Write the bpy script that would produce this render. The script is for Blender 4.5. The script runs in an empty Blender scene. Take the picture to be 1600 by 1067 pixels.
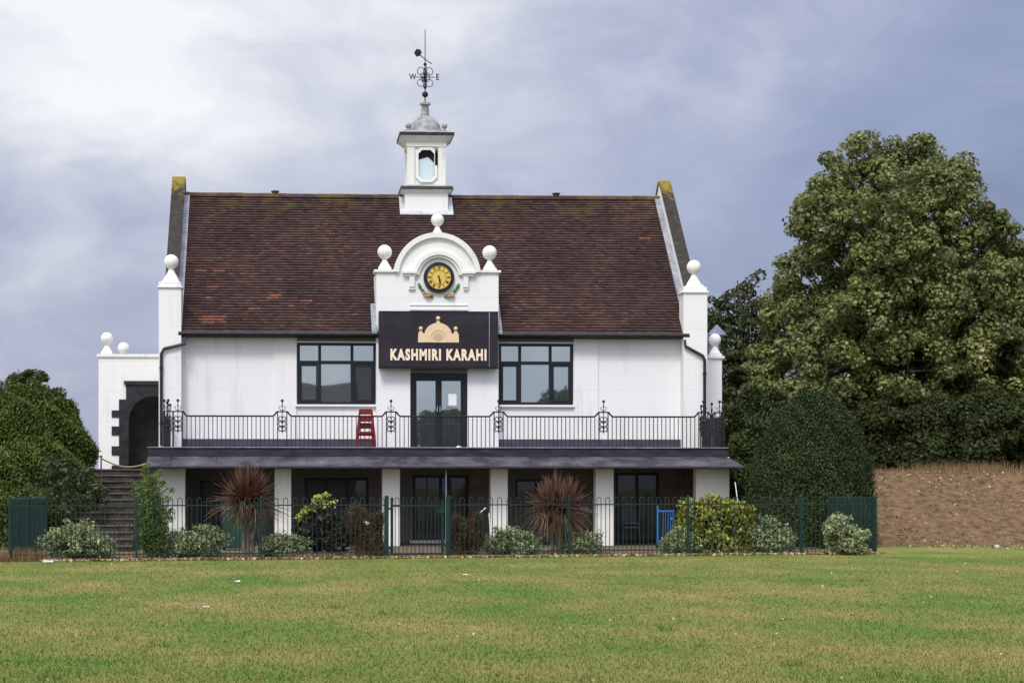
import bpy, bmesh, math, random
import numpy as np
from mathutils import Vector, Matrix
PI = math.pi
R = math.radians
sc = bpy.context.scene
col = sc.collection
rnd = random.Random(7)
rng = np.random.default_rng(11)

# ------------------------------------------------------------------ camera
F = 3200.0; CX = 625.0; HZ = 760.0; CAMH = 1.5
TH = math.atan(182 / F); S_, C_ = math.sin(TH), math.cos(TH)
cam = bpy.data.objects.new('camera', bpy.data.cameras.new('camera'))
col.objects.link(cam)
cam.location = (0, 0, CAMH); cam.rotation_euler = (PI / 2, 0, -TH)
cam.data.sensor_width = 36; cam.data.lens = 36 * F / 1600
cam.data.shift_x = (800 - CX) / 1600; cam.data.shift_y = (HZ - 533.5) / 1600
cam.data.clip_end = 3000
sc.camera = cam

# ------------------------------------------------------------------ light
SUN_EL, SUN_AZ = 50, 200          # azimuth clockwise from +Y
sun = bpy.data.objects.new('sun', bpy.data.lights.new('sun', 'SUN'))
col.objects.link(sun)
sun.data.energy = 1.5; sun.data.angle = R(14); sun.data.color = (1.0, 0.955, 0.9)
sd = Vector((math.sin(R(SUN_AZ)) * math.cos(R(SUN_EL)), math.cos(R(SUN_AZ)) * math.cos(R(SUN_EL)), math.sin(R(SUN_EL))))
sun.rotation_euler = sd.to_track_quat('Z', 'Y').to_euler()
sun.location = sd * 60
w = bpy.data.worlds.new('World'); sc.world = w; w.use_nodes = True
nt = w.node_tree; nt.nodes.clear()
N = nt.nodes.new; L = nt.links.new
def mth(op, a, b=None, c=None, clamp=False, tree=None):
    t = tree or nt
    n = t.nodes.new('ShaderNodeMath'); n.operation = op; n.use_clamp = clamp
    for i, v in enumerate((a, b, c)):
        if v is None: continue
        if isinstance(v, (int, float)): n.inputs[i].default_value = v
        else: t.links.new(v, n.inputs[i])
    return n.outputs[0]
sky = N('ShaderNodeTexSky'); sky.sky_type = 'NISHITA'; sky.sun_disc = False
sky.sun_elevation = R(SUN_EL); sky.sun_rotation = R(SUN_AZ); sky.air_density = 1.2; sky.dust_density = 1.5
tc = N('ShaderNodeTexCoord')
sep = N('ShaderNodeSeparateXYZ'); L(tc.outputs['Generated'], sep.inputs[0])
mp = N('ShaderNodeMapping'); mp.inputs['Scale'].default_value = (1, 1, 1.9); mp.inputs['Location'].default_value = (.35, .1, .2)
L(tc.outputs['Generated'], mp.inputs[0])
def wnoise(scale, detail=6, rough=.55, dist=0.0):
    n = N('ShaderNodeTexNoise'); n.inputs['Scale'].default_value = scale; n.inputs['Detail'].default_value = detail
    n.inputs['Roughness'].default_value = rough; n.inputs['Distortion'].default_value = dist
    L(mp.outputs[0], n.inputs['Vector']); return n.outputs[0]
n1 = wnoise(6.0, 5, .5, .5); n2 = wnoise(15.0, 8, .58, .6)
# brightness of the cloud deck: thin and bright to the upper left, heavier to the right and low down
x, y, z = sep.outputs[0], sep.outputs[1], sep.outputs[2]
g = mth('ADD', mth('MULTIPLY', x, -.5), mth('MULTIPLY', z, .9))
def lobe(px, py, width, amt, g):
    d_ = Vector(((px-CX)/F*C_ + S_, C_ - (px-CX)/F*S_, (HZ-py)/F)).normalized()
    dn = N('ShaderNodeVectorMath'); dn.operation = 'DISTANCE'; nv = N('ShaderNodeVectorMath'); nv.operation = 'NORMALIZE'; L(tc.outputs['Generated'], nv.inputs[0])
    L(nv.outputs[0], dn.inputs[0]); dn.inputs[1].default_value = d_
    q = mth('MULTIPLY', dn.outputs['Value'], 1/width)
    e = mth('EXPONENT', mth('MULTIPLY', mth('MULTIPLY', q, q), -1.0))
    return mth('ADD', g, mth('MULTIPLY', e, amt))
for a_ in ((150, 40, .12, .50), (480, 150, .10, .24), (120, 240, .05, .25), (1000, 90, .07, .20), (60, 470, .06, .12), (20, 325, .035, -.40), (170, 310, .03, -.30), (90, 405, .022, .16), (80, 530, .05, -.16), (1200, 230, .06, -.10), (1560, 380, .06, -.12), (700, 60, .06, .16), (1480, 30, .03, -.1), (1560, 260, .10, -.22), (1500, 60, .08, .2), (240, 360, .05, -.15)): g = lobe(*a_, g)
cl = mth('ADD', g, mth('MULTIPLY', mth('SUBTRACT', n1, .5), .75))
cl = mth('ADD', cl, mth('MULTIPLY', mth('SUBTRACT', n2, .5), .62))
cl = mth('ADD', cl, mth('MULTIPLY', y, -.10))
rampn = N('ShaderNodeValToRGB'); L(mth('ADD', mth('MULTIPLY', cl, .8), .40, clamp=True), rampn.inputs[0])
cr = rampn.color_ramp
K = 1.0
def setramp(cr, pts):
    while len(cr.elements) > 1: cr.elements.remove(cr.elements[0])
    cr.elements[0].position = pts[0][0]; cr.elements[0].color = (*pts[0][1], 1)
    for p, c in pts[1:]:
        e = cr.elements.new(p); e.color = (*c, 1)
setramp(cr, [(0, (.19, .225, .37)), (.3, (.28, .315, .48)), (.5, (.375, .40, .55)), (.72, (.56, .575, .67)), (.88, (.76, .765, .81)), (1, (.88, .88, .90))])
gain = N('ShaderNodeVectorMath'); gain.operation = 'SCALE'; L(rampn.outputs[0], gain.inputs[0])
# extra sky gain overhead and behind the camera, added to brighten the facade
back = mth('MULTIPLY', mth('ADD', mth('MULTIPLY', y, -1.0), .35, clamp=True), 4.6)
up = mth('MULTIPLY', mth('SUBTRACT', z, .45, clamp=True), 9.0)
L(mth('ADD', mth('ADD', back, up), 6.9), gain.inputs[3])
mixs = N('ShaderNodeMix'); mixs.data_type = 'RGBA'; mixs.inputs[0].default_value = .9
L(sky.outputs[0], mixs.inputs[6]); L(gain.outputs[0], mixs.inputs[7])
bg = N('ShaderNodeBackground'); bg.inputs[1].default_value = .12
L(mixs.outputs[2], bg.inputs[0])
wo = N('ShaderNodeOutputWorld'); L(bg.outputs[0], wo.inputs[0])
sc.view_settings.view_transform = 'Standard'; sc.view_settings.look = 'None'
sc.view_settings.gamma = 1; sc.view_settings.exposure = .40

# ------------------------------------------------------------------ pixel helpers (photo pixel on a plane of known depth)
def XA(px, Y):
    u = (px - CX) / F
    return Y * (S_ + u * C_) / (C_ - u * S_)
def ZA(px, py, Y):
    d = XA(px, Y) * S_ + Y * C_
    return CAMH + (HZ - py) * d / F
def PD(px, d):
    r = (px - CX) / F * d
    return (r * C_ + d * S_, d * C_ - r * S_)
def ZD(py, d): return CAMH + (HZ - py) * d / F

# ------------------------------------------------------------------ materials
def pmat(name, c1, c2=None, rough=.7, scale=3.0, detail=6, bump=0.0, bscale=40, metal=0.0, spec=.3, lo=.35, hi=.65,
         coord='Object', stretch=None, island=0.0, sub=0.0):
    m = bpy.data.materials.new(name); m.use_nodes = True
    t = m.node_tree; b = t.nodes['Principled BSDF']
    b.inputs['Roughness'].default_value = rough; b.inputs['Metallic'].default_value = metal
    b.inputs['Specular IOR Level'].default_value = spec
    tcn = t.nodes.new('ShaderNodeTexCoord'); geo = t.nodes.new('ShaderNodeNewGeometry')
    vec = geo.outputs['Position'] if coord == 'World' else tcn.outputs[coord]
    if stretch:
        mpn = t.nodes.new('ShaderNodeMapping'); mpn.inputs['Scale'].default_value = stretch
        t.links.new(vec, mpn.inputs[0]); vec = mpn.outputs[0]
    b.inputs['Base Color'].default_value = (*c1, 1)
    out = None
    if c2:
        n = t.nodes.new('ShaderNodeTexNoise'); n.inputs['Scale'].default_value = scale; n.inputs['Detail'].default_value = detail
        t.links.new(vec, n.inputs['Vector'])
        mr = t.nodes.new('ShaderNodeMapRange'); mr.inputs[1].default_value = lo; mr.inputs[2].default_value = hi
        t.links.new(n.outputs[0], mr.inputs[0])
        mx = t.nodes.new('ShaderNodeMix'); mx.data_type = 'RGBA'
        f = mr.outputs[0]
        if island:
            f = mth('ADD', mth('MULTIPLY', f, 1 - island, tree=t), mth('MULTIPLY', geo.outputs['Random Per Island'], island, tree=t), tree=t)
        t.links.new(f, mx.inputs[0])
        mx.inputs[6].default_value = (*c1, 1); mx.inputs[7].default_value = (*c2, 1)
        t.links.new(mx.outputs[2], b.inputs['Base Color']); out = mx
    if bump:
        n = t.nodes.new('ShaderNodeTexNoise'); n.inputs['Scale'].default_value = bscale; n.inputs['Detail'].default_value = 4
        t.links.new(vec, n.inputs['Vector'])
        bp = t.nodes.new('ShaderNodeBump'); bp.inputs['Strength'].default_value = bump; bp.inputs['Distance'].default_value = .02
        t.links.new(n.outputs[0], bp.inputs['Height']); t.links.new(bp.outputs[0], b.inputs['Normal'])
    m['_'] = 0
    return m
def leafmat(name, stops, scale=1.2, isl=.65, rough=.5, spec=.25, trans=.25):
    m = bpy.data.materials.new(name); m.use_nodes = True
    t = m.node_tree; b = t.nodes['Principled BSDF']
    b.inputs['Roughness'].default_value = rough; b.inputs['Specular IOR Level'].default_value = spec
    geo = t.nodes.new('ShaderNodeNewGeometry'); tcn = t.nodes.new('ShaderNodeTexCoord')
    n = t.nodes.new('ShaderNodeTexNoise'); n.inputs['Scale'].default_value = scale; n.inputs['Detail'].default_value = 3
    t.links.new(tcn.outputs['Object'], n.inputs['Vector'])
    mr = t.nodes.new('ShaderNodeMapRange'); mr.inputs[1].default_value = .3; mr.inputs[2].default_value = .7
    t.links.new(n.outputs[0], mr.inputs[0])
    f = mth('ADD', mth('MULTIPLY', mr.outputs[0], 1 - isl, tree=t), mth('MULTIPLY', geo.outputs['Random Per Island'], isl, tree=t), tree=t)
    rp = t.nodes.new('ShaderNodeValToRGB'); setramp(rp.color_ramp, stops); t.links.new(f, rp.inputs[0])
    t.links.new(rp.outputs[0], b.inputs['Base Color'])
    tr = t.nodes.new('ShaderNodeBsdfTranslucent'); t.links.new(rp.outputs[0], tr.inputs[0])
    ms = t.nodes.new('ShaderNodeMixShader'); ms.inputs[0].default_value = trans
    o = t.nodes['Material Output']
    t.links.new(b.outputs[0], ms.inputs[1]); t.links.new(tr.outputs[0], ms.inputs[2]); t.links.new(ms.outputs[0], o.inputs[0])
    return m

M = {}
M['black'] = pmat('black_paint', (.014, .014, .018), (.03, .03, .036), rough=.45, scale=5)
M['iron'] = pmat('wrought_iron', (.010, .010, .013), (.02, .02, .024), rough=.5, scale=9)
M['frame'] = pmat('dark_frame', (.012, .015, .02), rough=.35)
M['lead'] = pmat('lead_sheet', (.20, .21, .25), (.33, .34, .39), rough=.55, scale=4, bump=.2, bscale=12)
M['palelead'] = pmat('pale_flashing', (.42, .43, .46), (.58, .58, .6), rough=.6, scale=6)
M['leaddome'] = pmat('dome_lead', (.19, .195, .21), (.40, .41, .42), rough=.45, scale=5, bump=.15, bscale=9)
M['coping'] = pmat('coping_stone', (.028, .024, .02), (.085, .075, .055), rough=.95, scale=7, bump=.8, bscale=30)
M['asphalt_band'] = pmat('grey_plinth', (.05, .052, .072), (.08, .082, .105), rough=.8, scale=3, bump=.3)
M['fascia'] = pmat('fascia_paint', (.014, .014, .022), (.038, .036, .052), rough=.7, scale=2.2, bump=.3, stretch=(1, 1, 3))
M['white'] = None
def plaster(name, base, dirt, blocks=True, lowdirt=.45):
    m = bpy.data.materials.new(name); m.use_nodes = True
    t = m.node_tree; b = t.nodes['Principled BSDF']; b.inputs['Roughness'].default_value = .75; b.inputs['Specular IOR Level'].default_value = .2
    g = t.nodes.new('ShaderNodeNewGeometry')
    mpn = t.nodes.new('ShaderNodeMapping'); mpn.inputs['Scale'].default_value = (2.8, 2.8, .38); t.links.new(g.outputs['Position'], mpn.inputs[0])
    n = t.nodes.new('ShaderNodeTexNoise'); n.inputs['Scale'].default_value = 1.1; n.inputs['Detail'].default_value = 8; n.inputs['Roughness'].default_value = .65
    t.links.new(mpn.outputs[0], n.inputs['Vector'])
    mr = t.nodes.new('ShaderNodeMapRange'); mr.inputs[1].default_value = .55; mr.inputs[2].default_value = .85; mr.inputs[4].default_value = lowdirt
    t.links.new(n.outputs[0], mr.inputs[0])
    mx = t.nodes.new('ShaderNodeMix'); mx.data_type = 'RGBA'; t.links.new(mr.outputs[0], mx.inputs[0])
    mx.inputs[6].default_value = (*base, 1); mx.inputs[7].default_value = (*dirt, 1)
    outc = mx.outputs[2]
    n2 = t.nodes.new('ShaderNodeTexNoise'); n2.inputs['Scale'].default_value = 28; n2.inputs['Detail'].default_value = 5
    t.links.new(g.outputs['Position'], n2.inputs['Vector'])
    h = n2.outputs[0]
    bp = t.nodes.new('ShaderNodeBump'); bp.inputs['Strength'].default_value = .12; bp.inputs['Distance'].default_value = .01
    t.links.new(h, bp.inputs['Height'])
    if blocks:
        cmb = t.nodes.new('ShaderNodeCombineXYZ'); sp = t.nodes.new('ShaderNodeSeparateXYZ'); t.links.new(g.outputs['Position'], sp.inputs[0])
        t.links.new(sp.outputs[0], cmb.inputs[0]); t.links.new(sp.outputs[2], cmb.inputs[1])
        br = t.nodes.new('ShaderNodeTexBrick'); t.links.new(cmb.outputs[0], br.inputs['Vector'])
        br.inputs['Color1'].default_value = (1, 1, 1, 1); br.inputs['Color2'].default_value = (.97, .97, .97, 1)
        br.inputs['Mortar'].default_value = (.86, .86, .86, 1)
        br.inputs['Scale'].default_value = 1; br.inputs['Mortar Size'].default_value = .009; br.inputs['Mortar Smooth'].default_value = .4
        br.inputs['Brick Width'].default_value = 2.3; br.inputs['Row Height'].default_value = .82; br.offset = .5
        m2 = t.nodes.new('ShaderNodeMix'); m2.data_type = 'RGBA'; m2.blend_type = 'MULTIPLY'; m2.inputs[0].default_value = 1
        t.links.new(outc, m2.inputs[6]); t.links.new(br.outputs[0], m2.inputs[7]); outc = m2.outputs[2]
    t.links.new(outc, b.inputs['Base Color']); t.links.new(bp.outputs[0], b.inputs['Normal'])
    return m
M['white'] = plaster('white_painted_render', (.83, .82, .83), (.50, .50, .42), lowdirt=.6)
M['peel'] = plaster('peeling_white_paint', (.76, .76, .74), (.26, .18, .12), blocks=False, lowdirt=1.3)
M['stone'] = plaster('white_painted_stone', (.78, .78, .77), (.36, .35, .29), blocks=False, lowdirt=.8)
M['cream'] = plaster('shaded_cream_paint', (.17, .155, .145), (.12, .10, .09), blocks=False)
M['column'] = plaster('column_paint', (.80, .80, .74), (.42, .44, .34), blocks=False)
M['brownwall'] = pmat('brown_render', (.15, .11, .09), (.23, .18, .15), rough=.9, scale=4, bump=.3)
M['darkin'] = pmat('unlit_interior', (.010, .009, .011), rough=.7)
M['floor'] = pmat('paving', (.085, .07, .06), (.15, .13, .11), rough=.9, scale=3, bump=.3)
M['brick'] = pmat('edging_brick', (.17, .10, .07), (.30, .2, .15), rough=.9, scale=12, bump=.4)
M['step'] = pmat('step_stone', (.03, .024, .022), (.09, .075, .065), rough=.9, scale=6, bump=.4)
M['fence'] = pmat('green_fence_paint', (.005, .025, .021), (.008, .038, .032), rough=.45, scale=8)
M['fencedark'] = pmat('dark_green_fence_paint', (.013, .024, .022), (.02, .042, .036), rough=.45, scale=8)
M['red'] = pmat('red_lacquer', (.13, .008, .012), (.22, .014, .018), rough=.35, scale=8)
M['gold'] = pmat('dial_gold', (.75, .52, .12), (.62, .42, .10), rough=.4, scale=10)
M['numeral'] = pmat('numeral_black', (.03, .02, .012), rough=.5)
M['sign'] = pmat('sign_panel', (.016, .012, .020), (.028, .022, .034), rough=.38, scale=2)
M['signgold'] = pmat('sign_cream', (.80, .60, .40), (.72, .52, .34), rough=.5, scale=6)
M['signgold2'] = pmat('sign_tan', (.55, .40, .26), rough=.5)
M['letter'] = pmat('letter_cream', (.88, .74, .56), rough=.5)
M['dirtypaper'] = pmat('soiled_paper', (.42, .40, .36), (.75, .74, .72), rough=.8, scale=20)
M['paper'] = pmat('white_paper', (.82, .84, .86), rough=.7)
M['chrome'] = pmat('steel', (.6, .6, .62), rough=.3, metal=.9)
M['blue'] = pmat('blue_paint', (.02, .16, .42), (.03, .20, .5), rough=.4, scale=8)
M['bin'] = pmat('green_plastic', (.02, .06, .045), rough=.5)
M['rope'] = pmat('rope', (.42, .33, .18), (.3, .22, .12), rough=.9, scale=60)
M['bark'] = pmat('bark', (.055, .045, .035), (.13, .11, .09), rough=.95, scale=9, bump=.8, bscale=20)
M['palebark'] = pmat('pale_bark', (.14, .11, .08), (.30, .26, .2), rough=.95, scale=12, bump=.6)
M['wood'] = pmat('dark_door_wood', (.022, .018, .02), (.04, .033, .033), rough=.6, scale=6)
M['flower_r'] = pmat('painted_flowers', (.32, .10, .09), (.55, .47, .30), rough=.6, scale=26, lo=.45, hi=.55)
M['flower_g'] = pmat('painted_leaves', (.06, .22, .08), rough=.6)
M['slate'] = pmat('slate', (.15, .17, .24), (.22, .25, .33), rough=.6, scale=6)
M['mesh'] = pmat('scroll_iron', (.012, .012, .016), rough=.5)

def glassmat(name, refl, tint, base, rough=.015):
    m = bpy.data.materials.new(name); m.use_nodes = True
    t = m.node_tree; b = t.nodes['Principled BSDF']
    b.inputs['Base Color'].default_value = (*base, 1); b.inputs['Roughness'].default_value = .4
    gl = t.nodes.new('ShaderNodeBsdfGlossy'); gl.inputs['Color'].default_value = (*tint, 1); gl.inputs['Roughness'].default_value = rough
    n = t.nodes.new('ShaderNodeTexNoise'); n.inputs['Scale'].default_value = .9; n.inputs['Detail'].default_value = 1
    g = t.nodes.new('ShaderNodeNewGeometry'); t.links.new(g.outputs['Position'], n.inputs['Vector'])
    bp = t.nodes.new('ShaderNodeBump'); bp.inputs['Strength'].default_value = .04; bp.inputs['Distance'].default_value = .03
    t.links.new(n.outputs[0], bp.inputs['Height']); t.links.new(bp.outputs[0], gl.inputs['Normal'])
    ms = t.nodes.new('ShaderNodeMixShader'); ms.inputs[0].default_value = refl
    t.links.new(b.outputs[0], ms.inputs[1]); t.links.new(gl.outputs[0], ms.inputs[2])
    t.links.new(ms.outputs[0], t.nodes['Material Output'].inputs[0])
    return m
M['glass'] = glassmat('window_glass', .42, (.90, 1, .93), (.035, .045, .045))
M['glassdark'] = glassmat('dark_glass', .03, (.9, .95, 1), (.008, .009, .011))
M['lampglass'] = glassmat('pale_lantern_glass', .3, (.9, 1, 1), (.50, .60, .64))

# roof tile material: every tile its own tone, moss near the ridge
def roofmat():
    m = bpy.data.materials.new('clay_roof_tiles'); m.use_nodes = True
    t = m.node_tree; b = t.nodes['Principled BSDF']; b.inputs['Roughness'].default_value = .85; b.inputs['Specular IOR Level'].default_value = .2
    g = t.nodes.new('ShaderNodeNewGeometry'); P = g.outputs['Position']
    rp = t.nodes.new('ShaderNodeValToRGB')
    setramp(rp.color_ramp, [(0, (.033, .020, .021)), (.4, (.052, .030, .029)), (.75, (.078, .043, .038)), (1, (.12, .070, .056))])
    n = t.nodes.new('ShaderNodeTexNoise'); n.inputs['Scale'].default_value = .55; n.inputs['Detail'].default_value = 5; t.links.new(P, n.inputs['Vector'])
    mr = t.nodes.new('ShaderNodeMapRange'); mr.inputs[1].default_value = .3; mr.inputs[2].default_value = .7; t.links.new(n.outputs[0], mr.inputs[0])
    f = mth('ADD', mth('MULTIPLY', g.outputs['Random Per Island'], .55, tree=t), mth('MULTIPLY', mr.outputs[0], .42, tree=t), tree=t)
    t.links.new(f, rp.inputs[0])
    sp = t.nodes.new('ShaderNodeSeparateXYZ'); t.links.new(P, sp.inputs[0])
    n2 = t.nodes.new('ShaderNodeTexNoise'); n2.inputs['Scale'].default_value = 2.3; n2.inputs['Detail'].default_value = 7; t.links.new(P, n2.inputs['Vector'])
    gz = mth('MULTIPLY', mth('SUBTRACT', sp.outputs[2], 8.9, tree=t), .17, tree=t)
    mk = mth('MULTIPLY', mth('SUBTRACT', mth('ADD', n2.outputs[0], gz, tree=t), .60, tree=t), 4.5, clamp=True, tree=t)
    mx = t.nodes.new('ShaderNodeMix'); mx.data_type = 'RGBA'; t.links.new(mth('MULTIPLY', mk, .6, tree=t), mx.inputs[0])
    t.links.new(rp.outputs[0], mx.inputs[6]); mx.inputs[7].default_value = (.13, .10, .03, 1)
    t.links.new(mx.outputs[2], b.inputs['Base Color'])
    n3 = t.nodes.new('ShaderNodeTexNoise'); n3.inputs['Scale'].default_value = 45; t.links.new(P, n3.inputs['Vector'])
    bp = t.nodes.new('ShaderNodeBump'); bp.inputs['Strength'].default_value = .4; bp.inputs['Distance'].default_value = .01
    t.links.new(n3.outputs[0], bp.inputs['Height']); t.links.new(bp.outputs[0], b.inputs['Normal'])
    return m
M['tile'] = roofmat()
M['tile_new'] = pmat('orange_replacement_tile', (.22, .08, .05), (.10, .045, .035), rough=.85, scale=9)
def copingmat():
    m = bpy.data.materials.new('lichened_coping'); m.use_nodes = True
    t = m.node_tree; b = t.nodes['Principled BSDF']; b.inputs['Roughness'].default_value = .95
    g = t.nodes.new('ShaderNodeNewGeometry'); P = g.outputs['Position']
    sp = t.nodes.new('ShaderNodeSeparateXYZ'); t.links.new(P, sp.inputs[0])
    n = t.nodes.new('ShaderNodeTexNoise'); n.inputs['Scale'].default_value = 5; n.inputs['Detail'].default_value = 8; n.inputs['Roughness'].default_value = .7; t.links.new(P, n.inputs['Vector'])
    rp = t.nodes.new('ShaderNodeValToRGB'); setramp(rp.color_ramp, [(.3, (.014, .012, .011)), (.55, (.036, .031, .024)), (.75, (.08, .07, .05))]); t.links.new(n.outputs[0], rp.inputs[0])
    k = mth('MULTIPLY', mth('ADD', mth('SUBTRACT', sp.outputs[2], 9.85, tree=t), mth('MULTIPLY', mth('SUBTRACT', n.outputs[0], .5, tree=t), 2.2, tree=t), tree=t), 2.2, clamp=True, tree=t)
    mx = t.nodes.new('ShaderNodeMix'); mx.data_type = 'RGBA'; t.links.new(k, mx.inputs[0]); t.links.new(rp.outputs[0], mx.inputs[6]); mx.inputs[7].default_value = (.22, .17, .02, 1)
    t.links.new(mx.outputs[2], b.inputs['Base Color'])
    bp = t.nodes.new('ShaderNodeBump'); bp.inputs['Strength'].default_value = .7; bp.inputs['Distance'].default_value = .03
    t.links.new(n.outputs[0], bp.inputs['Height']); t.links.new(bp.outputs[0], b.inputs['Normal'])
    return m
M['coping'] = copingmat()
def canopymat():
    m = bpy.data.materials.new('canopy_lead'); m.use_nodes = True
    t = m.node_tree; b = t.nodes['Principled BSDF']; b.inputs['Roughness'].default_value = .6
    g = t.nodes.new('ShaderNodeNewGeometry'); P = g.outputs['Position']
    n = t.nodes.new('ShaderNodeTexNoise'); n.inputs['Scale'].default_value = 1.5; n.inputs['Detail'].default_value = 9; n.inputs['Roughness'].default_value = .6; t.links.new(P, n.inputs['Vector'])
    rp = t.nodes.new('ShaderNodeValToRGB'); setramp(rp.color_ramp, [(.42, (.026, .024, .033)), (.47, (.052, .052, .068)), (.62, (.088, .088, .11)), (.70, (.15, .155, .19))]); t.links.new(n.outputs[0], rp.inputs[0])
    t.links.new(rp.outputs[0], b.inputs['Base Color'])
    return m
M['canopy'] = canopymat()

# ------------------------------------------------------------------ mesh builder
ORIG = {}
class MB:
    def __init__(s): s.v = []; s.f = []; s.T = None; s.mi = []; s.cur = 0; s.seg = []
    def add(s, vs, fs):
        b = len(s.v); s.seg.append((b, len(s.f)))
        if s.T: vs = [s.T(*p) for p in vs]
        s.v += [tuple(p) for p in vs]; s.f += [tuple(i + b for i in f) for f in fs]; s.mi += [s.cur] * len(fs)
    def box(s, x0, x1, y0, y1, z0, z1):
        if x0 > x1: x0, x1 = x1, x0
        if y0 > y1: y0, y1 = y1, y0
        if z0 > z1: z0, z1 = z1, z0
        s.add([(x0,y0,z0),(x1,y0,z0),(x1,y1,z0),(x0,y1,z0),(x0,y0,z1),(x1,y0,z1),(x1,y1,z1),(x0,y1,z1)],
              [(0,3,2,1),(4,5,6,7),(0,1,5,4),(1,2,6,5),(2,3,7,6),(3,0,4,7)]); return s
    def taper(s, x0,x1,y0,y1,z0, X0,X1,Y0,Y1,z1):
        s.add([(x0,y0,z0),(x1,y0,z0),(x1,y1,z0),(x0,y1,z0),(X0,Y0,z1),(X1,Y0,z1),(X1,Y1,z1),(X0,Y1,z1)],
              [(0,3,2,1),(4,5,6,7),(0,1,5,4),(1,2,6,5),(2,3,7,6),(3,0,4,7)]); return s
    def prism(s, poly, y0, y1):      # polygon in XZ
        n = len(poly)
        s.add([(x, y0, z) for x, z in poly] + [(x, y1, z) for x, z in poly],
              [tuple(range(n)), tuple(range(2*n-1, n-1, -1))] + [(i, n+i, n+(i+1) % n, (i+1) % n) for i in range(n)]); return s
    def prism_x(s, poly, x0, x1):    # polygon in YZ
        n = len(poly)
        s.add([(x0, y, z) for y, z in poly] + [(x1, y, z) for y, z in poly],
              [tuple(range(n)), tuple(range(2*n-1, n-1, -1))] + [(i, n+i, n+(i+1) % n, (i+1) % n) for i in range(n)]); return s
    def lathe(s, prof, c, seg=20):
        vs = []; fs = []
        for r, z in prof:
            for k in range(seg):
                a = 2*PI*k/seg; vs.append((c[0]+r*math.cos(a), c[1]+r*math.sin(a), c[2]+z))
        for i in range(len(prof)-1):
            for k in range(seg):
                fs.append((i*seg+k, i*seg+(k+1) % seg, (i+1)*seg+(k+1) % seg, (i+1)*seg+k))
        fs.append(tuple(range(seg-1, -1, -1))); fs.append(tuple((len(prof)-1)*seg+k for k in range(seg)))
        s.add(vs, fs); return s
    def sphere(s, c, r, seg=20, rings=12, sz=1.0):
        return s.lathe([(max(r*math.sin(PI*i/rings), r*.01), -r*sz*math.cos(PI*i/rings)) for i in range(rings+1)], c, seg)
    def tube(s, path, r, seg=6, closed=False, r1=None):
        pts = [Vector(p) for p in path]; n = len(pts); vs = []; fs = []
        prev = None
        for i, p in enumerate(pts):
            if closed: d = pts[(i+1) % n] - pts[i-1]
            else: d = pts[min(i+1, n-1)] - pts[max(i-1, 0)]
            if d.length < 1e-9: d = Vector((0, 0, 1))
            d.normalize()
            if prev is None:
                a = Vector((0, 0, 1)) if abs(d.z) < .9 else Vector((0, 1, 0))
                u = d.cross(a).normalized()
            else:
                u = (prev - d * prev.dot(d)).normalized()
            prev = u; v = d.cross(u)
            rr = r if r1 is None else r + (r1 - r) * i / max(n-1, 1)
            for k in range(seg):
                a = 2*PI*(k+.5)/seg; vs.append(p + u*rr*math.cos(a) + v*rr*math.sin(a))
        m = n if closed else n-1
        for i in range(m):
            j = (i+1) % n
            for k in range(seg): fs.append((i*seg+k, i*seg+(k+1) % seg, j*seg+(k+1) % seg, j*seg+k))
        if not closed:
            fs.append(tuple(range(seg-1, -1, -1))); fs.append(tuple((n-1)*seg+k for k in range(seg)))
        s.add([tuple(v) for v in vs], fs); return s
    def build_each(s, name, *a, **k):
        out = []
        for (v0, f0), (v1, f1) in zip(s.seg, s.seg[1:]+[(len(s.v), len(s.f))]):
            m = MB(); m.v = s.v[v0:v1]; m.f = [tuple(i-v0 for i in f) for f in s.f[f0:f1]]; m.mi = s.mi[f0:f1]; out.append(m.build(name, *a, **k))
        return out
    def build(s, name, mats, parent=None, smooth=False, bevel=0.0, origin=None, label=None):
        me = bpy.data.meshes.new(name)
        if parent is not None: og = ORIG[parent.name]
        elif origin is not None: og = Vector(origin)
        else:
            a = np.array(s.v); og = Vector(((a[:,0].min()+a[:,0].max())/2, (a[:,1].min()+a[:,1].max())/2, a[:,2].min()))
        me.from_pydata([(v[0]-og.x, v[1]-og.y, v[2]-og.z) for v in s.v], [], s.f)
        if not isinstance(mats, (list, tuple)): mats = [mats]
        for m in mats: me.materials.append(m)
        if len(mats) > 1: me.polygons.foreach_set('material_index', s.mi)
        bm = bmesh.new(); bm.from_mesh(me); bmesh.ops.recalc_face_normals(bm, faces=bm.faces); bm.to_mesh(me); bm.free()
        if smooth:
            me.polygons.foreach_set('use_smooth', [True]*len(me.polygons))
            try: me.set_sharp_from_angle(angle=R(40))
            except Exception: pass
        me.update()
        o = bpy.data.objects.new(name, me); col.objects.link(o)
        ORIG[o.name] = og
        if parent is not None: o.parent = parent
        else: o.location = og
        if bevel:
            bv = o.modifiers.new('bevel', 'BEVEL'); bv.width = bevel; bv.segments = 2; bv.limit_method = 'ANGLE'
        if label: o['label'] = label
        return o
def tag(o, label=None, cat=None, group=None, kind=None):
    if label: o['label'] = label
    if cat: o['category'] = cat
    if group: o['group'] = group
    if kind: o['kind'] = kind
    return o
def thing(name, loc, label, cat, group=None):
    o = bpy.data.objects.new(name, None); col.objects.link(o); o.location = loc; o.empty_display_size = .2
    ORIG[o.name] = Vector(loc)
    return tag(o, label, cat, group)
def copy_tree(o, parent=None):
    c = o.copy(); col.objects.link(c)
    if parent is not None: c.parent = parent
    for ch in list(o.children): copy_tree(ch, c)
    return c
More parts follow.
